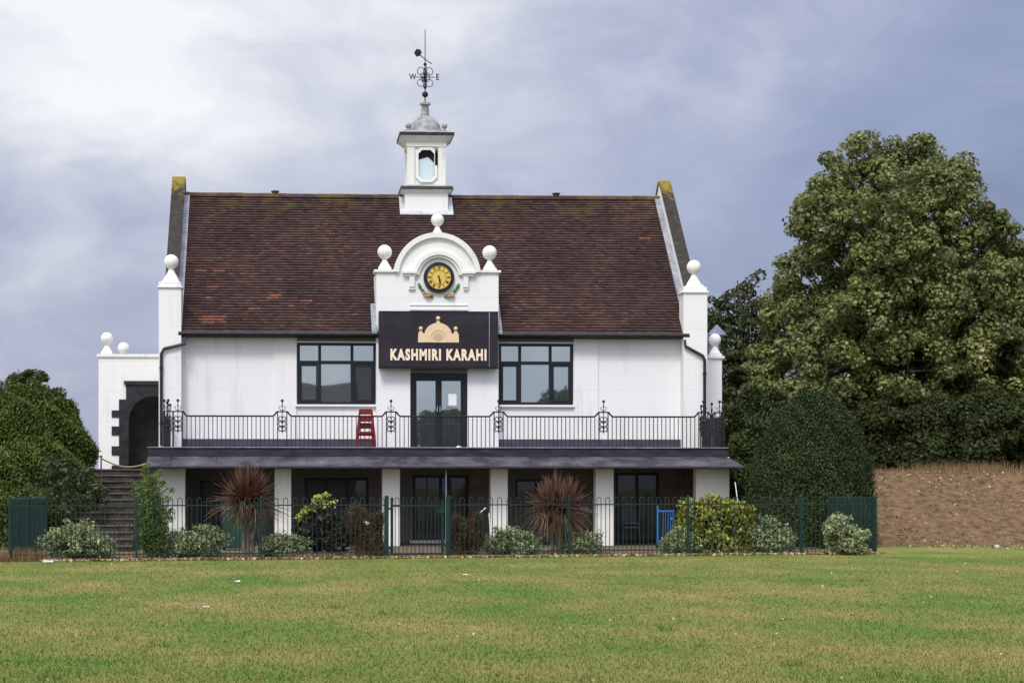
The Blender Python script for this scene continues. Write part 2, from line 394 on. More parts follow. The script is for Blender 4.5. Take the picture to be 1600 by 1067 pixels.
def text_mesh(s, size=1.0, bold=0.0, ext=0.0, sx=1.0, align='CENTER', spc=1.0):
    cu = bpy.data.curves.new('t', 'FONT'); cu.body = s; cu.size = size; cu.offset = bold; cu.extrude = ext; cu.space_character = spc
    cu.align_x = align; cu.align_y = 'CENTER'; cu.resolution_u = 3
    o = bpy.data.objects.new('t', cu); col.objects.link(o)
    dg = bpy.context.evaluated_depsgraph_get(); dg.update()
    me = o.evaluated_get(dg).to_mesh()
    vs = [(v.co.x*sx, v.co.y, v.co.z) for v in me.vertices]; fs = [tuple(p.vertices) for p in me.polygons]
    o.evaluated_get(dg).to_mesh_clear(); bpy.data.objects.remove(o); bpy.data.curves.remove(cu)
    return vs, fs

# ------------------------------------------------------------------ key planes
YW = 55.0; YC = 51.4; YF = YW - .30; YR = YW + 4.4; YE = YW - .35
XL = XA(250, YW); XRr = XA(1103, YW)                      # outer edges of the building
ZE = ZA(660, 521, YE); ZR = ZA(660, 308, YR)
XCEN = XA(684, YF)
ZDECK = 2.40
def xw(px): return XA(px, YW)
def zw(py, px=680): return ZA(px, py, YW)

# ================================================================== GROUND
def grassmat(name, blades=False):
    m = bpy.data.materials.new(name); m.use_nodes = True
    t = m.node_tree; b = t.nodes['Principled BSDF']; b.inputs['Roughness'].default_value = .8; b.inputs['Specular IOR Level'].default_value = .15
    g = t.nodes.new('ShaderNodeNewGeometry'); P = g.outputs['Position']
    def no(s, d, r=.55, st=None):
        v = P
        if st:
            mpn = t.nodes.new('ShaderNodeMapping'); mpn.inputs['Scale'].default_value = st; t.links.new(P, mpn.inputs[0]); v = mpn.outputs[0]
        n = t.nodes.new('ShaderNodeTexNoise'); n.inputs['Scale'].default_value = s; n.inputs['Detail'].default_value = d; n.inputs['Roughness'].default_value = r
        t.links.new(v, n.inputs['Vector']); return n.outputs[0]
    a = no(.62, 4, .55, (.8, .42, 1)); c = no(3.2, 6, .65, (1, .5, 1)); d = no(45, 3, .75)
    f = mth('ADD', mth('MULTIPLY', a, .64, tree=t), mth('ADD', mth('MULTIPLY', c, .18, tree=t), mth('MULTIPLY', d, .18, tree=t), tree=t), tree=t)
    if blades: f = mth('ADD', f, mth('MULTIPLY', mth('SUBTRACT', g.outputs['Random Per Island'],   .5, tree=t), .24, tree=t), tree=t)
    rp = t.nodes.new('ShaderNodeValToRGB'); t.links.new(f, rp.inputs[0])
    setramp(rp.color_ramp, [(.36, (.085, .165, .032)), (.43, (.12, .178, .034)), (.50, (.165, .192, .042)), (.57, (.225, .205, .068)), (.66, (.29, .235, .10))])
    t.links.new(rp.outputs[0], b.inputs['Base Color'])
    bp = t.nodes.new('ShaderNodeBump'); bp.inputs['Strength'].default_value = .6; bp.inputs['Distance'].default_value = .02
    t.links.new(no(35, 5, .7), bp.inputs['Height'])
    if not blades: t.links.new(bp.outputs[0], b.inputs['Normal'])
    return m
M['grass'] = grassmat('lawn'); M['blade'] = grassmat('grass_blades', True)
nx, ny = 60, 60
gx = np.linspace(-1, 1, nx); gy = np.linspace(-1, 1, ny)
mb = MB()
xs = [math.copysign(abs(t)**2.2, t)*900 for t in gx]; ys = [math.copysign(abs(t)**2.2, t)*900 + 30 for t in gy]
mb.add([(a, b, 0.0) for b in ys for a in xs], [(j*nx+i, j*nx+i+1, (j+1)*nx+i+1, (j+1)*nx+i) for j in range(ny-1) for i in range(nx-1)])
tag(mb.build('lawn', M['grass'], origin=(0, 0, 0)), kind='structure')

def mesh_np(name, V, Fidx, mats, parent=None, origin=None, k=4):
    og = ORIG[parent.name] if parent is not None else Vector(origin if origin is not None else (float(V[:,0].mean()), float(V[:,1].mean()), float(V[:,2].min())))
    V = V - np.array(og)[None, :]
    me = bpy.data.meshes.new(name)
    me.vertices.add(len(V)); me.vertices.foreach_set('co', V.astype(np.float32).ravel())
    nf = len(Fidx); me.loops.add(nf*k); me.loops.foreach_set('vertex_index', Fidx.astype(np.int32).ravel())
    me.polygons.add(nf); me.polygons.foreach_set('loop_start', np.arange(0, nf*k, k, dtype=np.int32))
    me.materials.append(mats); me.update(calc_edges=True)
    o = bpy.data.objects.new(name, me); col.objects.link(o); ORIG[o.name] = og
    if parent is not None: o.parent = parent
    else: o.location = og
    return o
def norm(a): return a / np.maximum(np.linalg.norm(a, axis=1, keepdims=True), 1e-9)
def leaf_arrays(c, n, ln, wd, droop=0.0, tdir=None):
    k = len(c)
    if tdir is None: tdir = rng.normal(size=(k, 3))
    t = norm(tdir - n * np.sum(tdir*n, axis=1, keepdims=True))
    b = np.cross(n, t)
    ln = np.broadcast_to(np.asarray(ln, float), (k,))[:, None]; wd = np.broadcast_to(np.asarray(wd, float), (k,))[:, None]
    base = c - t*ln*.5; tip = c + t*ln*.5 - n*ln*.15
    l = c + b*wd*.5 + n*ln*.06; r_ = c - b*wd*.5 + n*ln*.06
    V = np.stack([base, r_, tip, l], axis=1).reshape(-1, 3)
    Fi = np.arange(k*4).reshape(k, 4)
    return V, Fi
def rdirs(k): return norm(rng.normal(size=(k, 3)))
# short mown grass: geometry over the part of the lawn the camera sees
def grass_patch():
    n = 210000
    d = 14.5 + (44 - 14.5) * rng.random(n)**1.25
    px = -80 + 1760*rng.random(n)
    r = (px-CX)/F*d; X = r*C_ + d*S_; Y = d*C_ - r*S_
    h = .012 + .022*rng.random(n)
    tall = rng.random(n) < .004; h[tall] *= 2.2
    a = rng.random(n)*2*PI; wd = .0035 + .004*rng.random(n)
    lean = rdirs(n)*.6; 
    b0 = np.stack([X - np.cos(a)*wd, Y - np.sin(a)*wd, np.zeros(n)], 1)
    b1 = np.stack([X + np.cos(a)*wd, Y + np.sin(a)*wd, np.zeros(n)], 1)
    tp = np.stack([X + lean[:,0]*h, Y + lean[:,1]*h, h], 1)
    V = np.stack([b0, b1, tp], 1).reshape(-1, 3)
    o = mesh_np('mown_grass', V, np.arange(n*3).reshape(n, 3), M['blade'], origin=(0, 0, 0), k=3)
    tag(o, 'short mown grass blades over the whole lawn', 'grass', kind='stuff')
grass_patch()
# fence line (front), from depth 40.8 at the left corner to 45.7 at the right corner
FA = Vector((*PD(15, 40.8), 0)); FB = Vector((*PD(1368, 45.7), 0))
FD = (FB-FA).normalized(); FN = Vector((-FD.y, FD.x, 0))          # FN points away from the camera
def fline(px):                                                     # point of the fence line under a photo column
    u = (px-CX)/F
    # point FA + t*FD with r = u*d
    def rd(p): return p.x*C_ - p.y*S_, p.x*S_ + p.y*C_
    ra, da = rd(FA); rb, db = rd(FD)
    t = (u*da - ra) / (rb - u*db)
    return FA + FD*t
# planting bed: bare soil with bits of debris, along and behind the fence
M['soil'] = pmat('bed_soil', (.075, .05, .035), (.19, .135, .08), rough=1, scale=7, bump=1, bscale=30, coord='World')
a0, a1 = fline(-60), fline(1375)
mb = MB()
nseg = 60
for i in range(nseg+1):
    p = a0.lerp(a1, i/nseg)
    j = (rnd.random()-.5)*.10
    mb.v += [(p.x - FN.x*(.10+j), p.y - FN.y*(.10+j), .004), (p.x+FN.x*1.0, p.y+FN.y*1.0, .06), (p.x+FN.x*3.4, p.y+FN.y*3.4, .05), (p.x+FN.x*(6.0 if i < nseg*.85 else 4), p.y+FN.y*(6.0 if i < nseg*.85 else 4), .004)]
for i in range(nseg):
    for k in range(3): mb.f.append((i*4+k, (i+1)*4+k, (i+1)*4+k+1, i*4+k+1)); mb.mi.append(0)
tag(mb.build('flower_bed', M['soil'], origin=(0, 0, 0)), kind='structure')
# paved apron before the colonnade
mb = MB(); mb.box(XA(236, YC)-.3, XA(1140, YC)+.6, YC-2.4, YW+.2, -.02, .008)
tag(mb.build('patio', M['floor'], origin=(0, 0, 0)), kind='structure')

# earth bank on the right
def bankmat():
    m = pmat('bare_earth', (.080, .048, .026), (.205, .130, .070), rough=1, scale=5, lo=.3, hi=.68, detail=12, bump=.6, bscale=40, coord='World')
    return m
M['earth'] = bankmat()
bx = np.linspace(XA(1330, 52)-1.5, 60, 160)
prof = [(50.6, .0), (51.4, .10), (52.6, .55), (54.2, 1.15), (55.6, 1.62), (56.8, 1.84), (58, 1.90), (62, 2.0), (80, 2.2), (150, 2.4)]
pr = []
for i in range(len(prof)-1):
    m_ = 8 if i < 7 else 3
    for k in range(m_):
        t = k/m_; pr.append((prof[i][0]*(1-t)+prof[i+1][0]*t, prof[i][1]*(1-t)+prof[i+1][1]*t))
pr.append(prof[-1])
V = []
for xx in bx:
    sidef = min(1, max(0, (xx - bx[0])/1.8))
    for k, (yy, zz) in enumerate(pr):
        j = (rnd.random()-.5)*.06 if .05 < zz < 2.0 else 0
        w_ = .10*math.sin(xx*1.3+yy*.5) + .06*math.sin(xx*3.7)
        V.append((xx + (rnd.random()-.5)*.05, yy + w_ + .35*math.sin(xx*.31), max(-.02, (zz+j)*sidef - (.0 if zz > .02 else .02))))
V = np.array(V); nb = len(pr)
Fi = np.array([(i*nb+k, (i+1)*nb+k, (i+1)*nb+k+1, i*nb+k+1) for i in range(len(bx)-1) for k in range(nb-1)])
o = mesh_np('earth_bank', V, Fi, M['earth'], origin=(0, 0, 0)); tag(o, kind='structure')
o.data.polygons.foreach_set('use_smooth', [True]*len(o.data.polygons))
def bankz(y):
    for i in range(len(prof)-1):
        if prof[i][0] <= y <= prof[i+1][0]:
            t = (y-prof[i][0])/(prof[i+1][0]-prof[i][0]); return prof[i][1]*(1-t)+prof[i+1][1]*t
    return 0 if y < 52 else 2.1

# ================================================================== THE PAVILION
pav = thing('pavilion', (xw(677), YW, 0), 'white two storey pavilion with steep brown tiled roof, clock gable and black balcony', 'building')

# --- walls: box with a gabled top, openings left where windows and doors sit
zsill, zhead = zw(632), zw(536)
WIN = [(464, 588), (779, 896)]
DX0, DX1 = xw(640), xw(729); DZ1 = zw(583)
mb = MB()
ZTOP = ZE + .18
def wallband(x0, x1, z0, z1, y0=YW, y1=YW+.3): mb.box(x0, x1, y0, y1, z0, z1)
x_wl0, x_wl1 = xw(464), xw(588); x_wr0, x_wr1 = xw(779), xw(896)
wallband(XL, x_wl0, ZDECK-.2, ZTOP); wallband(x_wr1, XRr, ZDECK-.2, ZTOP)
wallband(x_wl0, x_wl1, ZDECK-.2, zsill); wallband(x_wl0, x_wl1, zhead, ZTOP)
wallband(x_wr0, x_wr1, ZDECK-.2, zsill); wallband(x_wr0, x_wr1, zhead, ZTOP)
# side walls and back wall (gable ends)
gp = [(YW+.3, 0), (YW+.3, ZE+.05), (YR, ZR-.25), (2*YR-YW, ZE+.05), (2*YR-YW, 0)]
mb.prism_x(gp, XL+.14, XL+.43); mb.prism_x(gp, XRr-.45, XRr-.2); mb.box(XL+.001, XL+.139, YW+.3, 2*YR-YW-.3, 0, ZE); mb.box(XRr-.199, XRr-.001, YW+.3, 2*YR-YW-.3, 0, ZE)
mb.box(XL+.3, XRr-.3, 2*YR-YW-.3, 2*YR-YW, 0, ZE)
mb.build('wall', M['white'], pav)
# blind panel pilasters flanking the windows
for a, b_ in ((428, 463), (897, 934)):
    mb = MB(); mb.box(xw(a), xw(b_), YW-.045, YW-.002, zw(686), ZE+.02); mb.build('pilaster', M['white'], pav)
for a, b_ in ((464, 588), (779, 896)):
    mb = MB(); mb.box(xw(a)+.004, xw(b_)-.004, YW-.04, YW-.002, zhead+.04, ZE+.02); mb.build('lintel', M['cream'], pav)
    mb = MB(); mb.box(xw(a)-.05, xw(b_)+.03, YW-.09, YW-.002, zsill-.06, zsill-.004); mb.build('window_sill', M['white'], pav)
# dark grey painted plinth along the foot of the upper wall
for a, b_ in ((283, 588), (779, 1070)):
    mb = MB(); mb.box(xw(a), xw(b_), YW-.055, YW-.003, ZDECK, zw(686)); mb.build('plinth', M['asphalt_band'], pav)
# --- central projection and clock gable
gx0, gx1 = XA(588, YF), XA(779, YF)
zf = lambda py: ZA(684, py, YF)
mb = MB()
mb.box(gx0, DX0, YF, YW+.3, ZDECK-.2, zf(575)); mb.box(DX1, gx1, YF, YW+.3, ZDECK-.2, zf(575))
mb.box(DX0, DX1, YF, YW+.3, DZ1, zf(575))
mb.box(gx0, gx1, YF, YW+1.2, zf(575)+.0, zf(426))
cg = mb.build('clock_gable', M['white'], pav)
# semicircular head
ra = (XA(749, YF) - XA(617, YF))/2; cxa = XA(683, YF); za = zf(432)
poly = [(cxa-ra, zf(426))] + [(cxa - ra*math.cos(PI*i/36), za + ra*1.0*math.sin(PI*i/36)) for i in range(2, 35)] + [(cxa+ra, zf(426))]
mb = MB(); mb.prism(poly, YF+.003, YF+.42); mb.build('arched_head', M['stone'], cg)
def arcband(r0, r1, y0, y1, a0=0, a1=PI, n=36, cx=cxa, cz=za):
    m = MB(); vs = []
    for i in range(n+1):
        a = a0+(a1-a0)*i/n
        for r_, yy in ((r0, y0), (r1, y0), (r1, y1), (r0, y1)): vs.append((cx-r_*math.cos(a), yy, cz+r_*math.sin(a)))
    fs = [(0, 1, 2, 3), tuple(n*4+k for k in (3, 2, 1, 0))]
    for i in range(n):
        for k in range(4): fs.append((i*4+k, i*4+(k+1) % 4, (i+1)*4+(k+1) % 4, (i+1)*4+k))
    m.add(vs, fs); return m
m = arcband(ra-.10, ra+.035, YF-.10, YF+.46, .10, PI-.10); m.build('arch_coping', M['stone'], cg, smooth=True)
pxs = 1/58.3
ccx, ccz = XA(685.5, YF), zf(434)
# hood moulding round the clock with horizontal shoulders
for r0, r1, yy in ((35, 41, .13), (31, 35, .08)):
    m = arcband(r0*pxs, r1*pxs, YF-yy, YF-.002, .12, PI-.12, cx=ccx, cz=ccz); m.build('hood_moulding', M['stone'], cg, smooth=True)
for sx in (-1, 1):
    m = MB(); a, b_ = ccx+sx*36*pxs, ccx+sx*57*pxs
    m.box(a, b_, YF-.16, YF-.002, zf(428), zf(424.5)); m.box(a, b_-sx*.05, YF-.11, YF-.002, zf(432), zf(428)-.003); m.build('hood_shoulder', M['stone'], cg)
    m = MB(); a, b_ = ccx+sx*38*pxs, ccx+sx*46*pxs
    m.box(a, b_, YF-.10, YF-.002, zf(449), zf(432)-.004); m.box(a+.02, b_-.02, YF-.07, YF-.002, zf(453), zf(449)-.003); m.build('bracket', M['stone'], cg)
    # shoulder coping and ball finial
    m = MB(); e0, e1 = (gx0, XA(620, YF)) if sx < 0 else (XA(747, YF), gx1)
    m.box(e0-(.06 if sx < 0 else 0), e1+(.06 if sx > 0 else 0), YF-.07, YF+.5, zf(426)+.003, zf(422)); m.build('shoulder_coping', M['stone'], cg)
FIN = [(.21,0),(.21,.03),(.19,.05),(.15,.12),(.10,.20),(.075,.27),(.07,.31),(.10,.33)]
def finial(cx, cy, z0, rb, sc_=1.0, parent=None, mat='stone', plinth=True, name='ball_finial'):
    m = MB()
    h = .34*sc_
    if plinth: m.box(cx-.21*sc_, cx+.21*sc_, cy-.21*sc_, cy+.21*sc_, z0, z0+.07*sc_)
    m.lathe([(r_*sc_, z_*sc_) for r_, z_ in FIN], (cx, cy, z0+.07*sc_), 16)
    m.sphere((cx, cy, z0+.07*sc_+.31*sc_+rb*.92), rb, 22, 14)
    return m.build(name, M[mat], parent, smooth=True)
finial(XA(601, YF+.2), YF+.2, zf(422)+.002, .195, .82, cg)
finial(XA(765, YF+.2), YF+.2, zf(422)+.002, .195, .82, cg)
finial(XA(683.5, YF+.2), YF+.2, zf(370), .175, .82, cg)
m = MB(); m.box(XA(640, YF), XA(731, YF), YF-.045, YF-.002, zf(485), zf(482)); m.box(XA(640, YF), XA(731, YF), YF-.03, YF-.002, zf(477.5), zf(476)); m.build_each('string_course', M['stone'], cg)
for sx in (-1, 1):
    m = MB()
    for i in range(9):
        t = i/8; a = R(200+52*t) if sx < 0 else R(340-52*t)
        m.sphere((ccx+math.cos(a)*33*pxs, YF-.03, ccz+math.sin(a)*31*pxs), .035+.012*(i % 2), 8, 6)
    m.build('leaf_swag', M['flower_g'] if False else M['flower_g'], cg)
    m = MB()
    for i in range(14):
        m.sphere((ccx+sx*(18+rnd.uniform(-6, 6))*pxs, YF-.06-rnd.random()*.04, zf(461+rnd.uniform(-3, 3))), .036, 8, 6)
    m.build('flower_cluster', M['flower_r'], cg)
# lead flashings at the gable foot
for a, b_, c_ in ((581, 589, 1), (777, 785, -1)):
    m = MB(); x0, x1 = XA(a, YE-.1), XA(b_, YE-.1)
    m.prism_x([(YE-.14, ZE-.02), (YE-.14, ZE+.03), (YE+.72, ZE+.86), (YE+.80, ZE+.72)], x0, x1); m.build('lead_flashing', M['lead'], pav)
# --- clock
ck = MB().lathe([(.01, 0), (.01, 0)], (0, 0, 0), 3)
def disc(r0, y0, y1, seg=48):
    m = MB(); m.add([(ccx+r0*math.cos(2*PI*i/seg), y0, ccz+r0*math.sin(2*PI*i/seg)) for i in range(seg)] + [(ccx+r0*math.cos(2*PI*i/seg), y1, ccz+r0*math.sin(2*PI*i/seg)) for i in range(seg)],
        [tuple(range(seg)), tuple(range(2*seg-1, seg-1, -1))] + [(i, seg+i, seg+(i+1) % seg, (i+1) % seg) for i in range(seg)]); return m
clock = disc(24*pxs, YF-.10, YF-.002).build('clock', M['black'], pav)
disc(18.4*pxs, YF-.112, YF-.102).build('dial', M['gold'], clock)
m = arcband(18.4*pxs, 20*pxs, YF-.13, YF-.101, 0, 2*PI, 48, ccx, ccz); m.build('bezel', M['black'], clock, smooth=True)
m = arcband(11.0*pxs, 11.6*pxs, YF-.118, YF-.113, 0, 2*PI, 48, ccx, ccz); m.build('inner_ring', M['numeral'], clock)
m = MB()
for i, s in enumerate(('XII', 'I', 'II', 'III', 'IIII', 'V', 'VI', 'VII', 'VIII', 'IX', 'X', 'XI')):
    vs, fs = text_mesh(s, 4.6*pxs*1.3, .003, .0025, .62)
    a = -2*PI*i/12; rr = 14.8*pxs
    m.add([(ccx + (v[0]*math.cos(a) - (v[1]+rr)*math.sin(a)), YF-.116-v[2], ccz + (v[0]*math.sin(a) + (v[1]+rr)*math.cos(a))) for v in vs], fs)
m.build_each('numeral', M['numeral'], clock)
def hand(ang, ln, w_, y):
    m = MB(); a = -R(ang); d = (-math.sin(a), math.cos(a)); n = (d[1], -d[0])
    p = [(-ln*.22, w_), (ln*.6, w_*.8), (ln, .004), (ln, -.004), (ln*.6, -w_*.8), (-ln*.22, -w_)]
    m.prism([(ccx+d[0]*u+n[0]*v, ccz+d[1]*u+n[1]*v) for u, v in p], y-.006, y); return m.build('hand', M['numeral'], clock)
hand(174, 14*pxs, .016, YF-.128); hand(163, 9.5*pxs, .022, YF-.12)

# --- windows
def casement(px0, px1, dark_last):
    x0, x1 = xw(px0)+.005, xw(px1)-.005
    wn = MB()
    y0, y1 = YW+.06, YW+.14
    fr = .075
    zt = zw(566.5)
    wn.box(x0, x1, y0, y1, zsill, zsill+fr); wn.box(x0, x1, y0, y1, zhead-fr, zhead)
    wn.box(x0, x0+fr, y0, y1, zsill+fr, zhead-fr); wn.box(x1-fr, x1, y0, y1, zsill+fr, zhead-fr)
    xs_ = [x0, x0+.285*(x1-x0), x0+.695*(x1-x0), x1]
    for xm in xs_[1:3]: wn.box(xm-.04, xm+.04, y0-.004, y1-.004, zsill+fr-.01, zhead-fr+.01)
    wn.box(x0+fr-.01, x1-fr+.01, y0-.008, y1-.008, zt-.045, zt+.045)
    fo = wn.build('window', M['frame'], pav, bevel=.006)
    for k in range(3):
        for (za_, zb_) in ((zsill+.03, zt-.02), (zt+.02, zhead-.03)):
            g = MB(); g.box(xs_[k]+.03, xs_[k+1]-.03, y0+.035, y0+.05, za_, zb_)
            g.build('pane', M['glassdark'] if (dark_last and k == 2 and za_ < zt-.1) else M['glass'], fo)
    # opening sash frames in the lower outer lights
    for k in ((0, 2)):
        sh = MB(); a, b_ = xs_[k]+.045, xs_[k+1]-.045; c0, c1 = zsill+fr, zt-.05; q = .05
        if k == 0: a += .03
        else: b_ -= .03
        sh.box(a, b_, y0-.012, y0+.03, c0, c0+q); sh.box(a, b_, y0-.012, y0+.03, c1-q, c1); sh.box(a, a+q, y0-.012, y0+.03, c0+q, c1-q); sh.box(b_-q, b_, y0-.012, y0+.03, c0+q, c1-q)
        sh.build('sash', M['frame'], fo)
    return fo
casement(464, 588, True); casement(779, 896, False)
# --- balcony door
y0 = YF+.10
dr = MB(); fr = .09
dr.box(DX0, DX0+fr, y0, y0+.1, ZDECK+.02, DZ1); dr.box(DX1-fr, DX1, y0, y0+.1, ZDECK+.02, DZ1); dr.box(DX0+fr, DX1-fr, y0, y0+.1, DZ1-.13, DZ1)
door = dr.build('balcony_door', M['frame'], pav, bevel=.006)
xm = (DX0+DX1)/2
for a, b_, s in ((DX0+fr, xm, 1), (xm, DX1-fr, -1)):
    lf = MB(); q = .085; z0, z1 = ZDECK+.04, DZ1-.135
    lf.box(a+.004, a+q, y0+.01, y0+.06, z0, z1); lf.box(b_-q, b_-.004, y0+.01, y0+.06, z0, z1); lf.box(a+q, b_-q, y0+.01, y0+.06, z1-q, z1); lf.box(a+q, b_-q, y0+.01, y0+.06, z0, z0+q*1.6)
    lf.build('leaf', M['frame'], door)
    g = MB(); g.box(a+.06, b_-.06, y0+.03, y0+.045, z0+.1, z1-.05); g.build('pane', M['glass'], door)
h = MB(); hz = ZA(685, 640, YF)
for s in (-1, 1):
    h.tube([(xm+s*.035, y0-.03, hz-.06), (xm+s*.035, y0-.03, hz+.1)], .011, 8); h.tube([(xm+s*.035, y0-.03, hz), (xm+s*.035+s*.09, y0-.035, hz)], .011, 8)
h.build('handle', M['chrome'], door)
m = MB(); m.box(DX0+.01, DX1-.01, YF-.05, YF-.003, DZ1+.005, zf(575)); m.build('door_lintel', M['cream'], pav)

# --- roof
par_w = .37; PO = {1: .13, -1: .19}; PI_ = {1: .44, -1: .46}
rx0, rx1 = XL+.45, XRr-.47
slope = math.hypot(YR-YE, ZR-ZE); sy, sz = (YR-YE)/slope, (ZR-ZE)/slope
ny_, nz_ = -sz, sy                                                 # outward normal (y,z)
rows = 53; gauge = slope/rows
mb = MB(); tw = .165
def rp(v, off): return (YE + sy*v + ny_*off, ZE + sz*v + nz_*off)
newt = [(335, 425, 5, 1), (345, 450, 2, 1), (345, 470, 2, 1), (344, 496, 4, 3), (437, 441, 2, 1), (437, 464, 2, 2), (462, 480, 2, 1), (403, 485, 2, 1), (481, 474, 2, 1), (1012, 374, 2, 1), (556, 490, 1, 2)]
newset = set()
for px, py, wn_, hn_ in newt:
    # find row by matching projected height
    best = min(range(rows), key=lambda r_: abs(ZA(px, py, rp(r_*gauge, 0)[0]) - rp(r_*gauge, 0)[1]))
    yb = rp(best*gauge, 0)[0]; ci = int((XA(px, yb)-rx0)/tw)
    for a in range(wn_):
        for b_ in range(hn_):
            if rnd.random() < .85: newset.add((best-b_, ci+a-wn_//2))
for r_ in range(rows):
    v0, v1 = r_*gauge, (r_+1)*gauge+.03
    xoff = 0 if r_ % 2 else -tw/2
    k = 0; xx = rx0 + xoff
    while xx < rx1:
        a, b_ = max(xx, rx0)+.002, min(xx+tw, rx1)-.002
        ci = int((a-rx0)/tw+.5)
        if b_-a > .02 and not (gx0+.02 < a and b_ < gx1-.02 and v0 < 1.35):
            j0 = rnd.uniform(-.004, .005); j1 = j0 + rnd.uniform(-.002, .002)
            t0 = .046
            sag = -.02*math.sin(PI*(a-rx0)/(rx1-rx0)*1.0)*(r_/rows)
            ya, za_ = rp(v0+j0, t0+j0+sag); yb, zb_ = rp(v0+j1, t0+j1+sag); yc, zc = rp(v1, .004+sag); yd, zd = rp(v0+j0, t0-.044+sag)
            mb.cur = 1 if (r_, ci) in newset else 0
            mb.add([(a, ya, za_), (b_, yb, zb_), (b_, yc, zc), (a, yc, zc), (a, yd, zd), (b_, yd, zd)], [(0, 1, 2, 3), (4, 5, 1, 0)])
        xx += tw; k += 1
roof = mb.build('roof', [M['tile'], M['tile_new']], pav)
mb = MB()   # sarking under the tiles and the rear slope
mb.prism_x([(YE+.02, ZE-.07), (YE+.02, ZE-.03), (YR, ZR-.03), (2*YR-YE, ZE-.03), (2*YR-YE, ZE-.07), (YR, ZR-.16)], rx0, rx1)
mb.build('roof_deck', M['tile'], roof)
mb = MB()
xx = rx0
while xx < rx1-.1:
    e = min(xx+.42, rx1); dz = -.02*math.sin(PI*(xx-rx0)/(rx1-rx0)) + rnd.uniform(-.006, .006)
    mb.prism_x([(YR-.14, ZR-.04+dz), (YR-.11, ZR+.035+dz), (YR-.05, ZR+.08+dz), (YR+.05, ZR+.08+dz), (YR+.11, ZR+.035+dz), (YR+.14, ZR-.04+dz)], xx+.004, e-.004); xx += .42
mb.build('ridge_tiles', M['tile'], roof)
for px in (430, 869):
    m = MB(); X = XA(px, YR); m.lathe([(.09, 0), (.09, .05), (.12, .06), (.12, .09), (.02, .11)], (X, YR, ZR+.05), 12); m.build('ridge_vent', M['tile'], roof)
# gutter and fascia board
m = MB(); m.tube([(rx0+.06, YE-.06, ZE-.03), (rx1-.07, YE-.06, ZE-.03)], .065, 10); gt = m.build('gutter', M['black'], pav, smooth=True)
m = MB(); m.box(rx0, rx1, YE+.0, YE+.035, ZE-.11, ZE+.0); m.box(rx0, rx1, YE+.035, YW-.002, ZE-.11, ZE-.085); m.build('eaves_board', M['wood'], pav)
# gable parapets with coping, lead strip
for s, X0 in ((1, XL), (-1, XRr)):
    xo, xi = X0+s*PO[s], X0+s*PI_[s]
    h0 = .50
    zl = ZE + (YW+.1-YE)*(ZR-ZE)/(YR-YE)
    slp = (ZR-ZE)/(YR-YE)
    yb = YW+.02
    zb = ZA(270, 470, YW)
    def top(y_, off): return ZE + (y_-YE)*slp + off
    polyo = [(yb, top(yb, -.2)), (yb, top(yb, h0)), (YR-.12, top(YR-.12, h0)), (YR+.12, top(YR-.12, h0)), (2*YR-yb, top(yb, h0)), (2*YR-yb, top(yb, -.2)), (YR, ZR-.3)]
    m = MB(); m.prism_x(polyo, xo+s*.003, xi); gpar = m.build('gable_parapet', M['stone'], pav)
    m = MB(); m.prism_x([(yb-.02, top(yb, h0)+.004), (yb-.02, top(yb, h0+.09)), (YR-.16, top(YR-.12, h0+.12)), (YR+.16, top(YR-.12, h0+.12)), (2*YR-yb, top(yb, h0+.09)), (2*YR-yb, top(yb, h0)+.004), (YR+.12, top(YR-.12, h0)+.004), (YR-.12, top(YR-.12, h0)+.004)], xo-s*.03, xi+s*.03)
    m.build('coping', M['coping'], gpar, bevel=.015)
    m = MB(); m.prism_x([(YE+.05, top(YE+.05, .02)), (YE+.05, top(YE+.05, .14)), (YR, top(YR, .10)), (YR, top(YR, .02))], xi+s*.004, xi+s*.16); m.build('lead_strip', M['lead'], gpar)
    m = MB(); m.prism_x([(YE-.06, ZE), (YE-.06, ZE+.12), (YE+.35, ZE+.85), (YE+.55, ZE+.80), (YE+.4, ZE+.3)], xi+s*.01, xi+s*.09); m.build('kneeler_flashing', M['slate'], gpar)
# corner piers
def pier(px0, px1, ptop, pball, nm):
    yp = YW-.45; x0, x1 = XA(px0, yp), XA(px1, yp)
    zt = ZA((px0+px1)/2, ptop, yp)
    m = MB(); m.box(x0, x1, yp, YW+.15, 0, zt); p = m.build('pier', M['white'], pav)
    m = MB(); m.box(x0-.04, x1+.04, yp-.05, YW+.2, zt+.003, zt+.05); m.box(x0, x1, yp-.0, YW+.16, zt+.053, zt+.16); m.taper(x0+.04, x1-.04, yp+.03, YW+.10, zt+.163, x0+.14, x1-.14, yp+.14, YW-.0, zt+.24); m.build('pier_cap', M['stone'], p, bevel=.008)
    finial((x0+x1)/2+.02, yp+.3, zt+.165, .195, 1.0, p)
    return x0, x1, yp
pl = pier(248, 283, 450, 411, 'l'); prr = pier(1068, 1105, 458, 418, 'r')
# rainwater pipes
for pts in ([(289, 527), (289, 537), (256, 545), (252, 553), (252, 640), (252, 696)], [(1071, 530), (1071, 541), (1098, 556), (1101, 562), (1101, 640), (1101, 696)]):
    yp = YW-.52
    path = [(XA(px, yp), yp+.0, ZA(px, py, yp)) for px, py in pts]
    path[0] = (path[0][0], YE-.06, path[0][2])
    m = MB(); m.tube(path, .042, 8)
    for px, py in pts[3:5]:
        m.tube([(XA(px, yp), yp, ZA(px, py+20, yp)), (XA(px, yp), yp, ZA(px, py+24, yp))], .055, 8)
    m.build('downpipe', M['black'], pav, smooth=True)

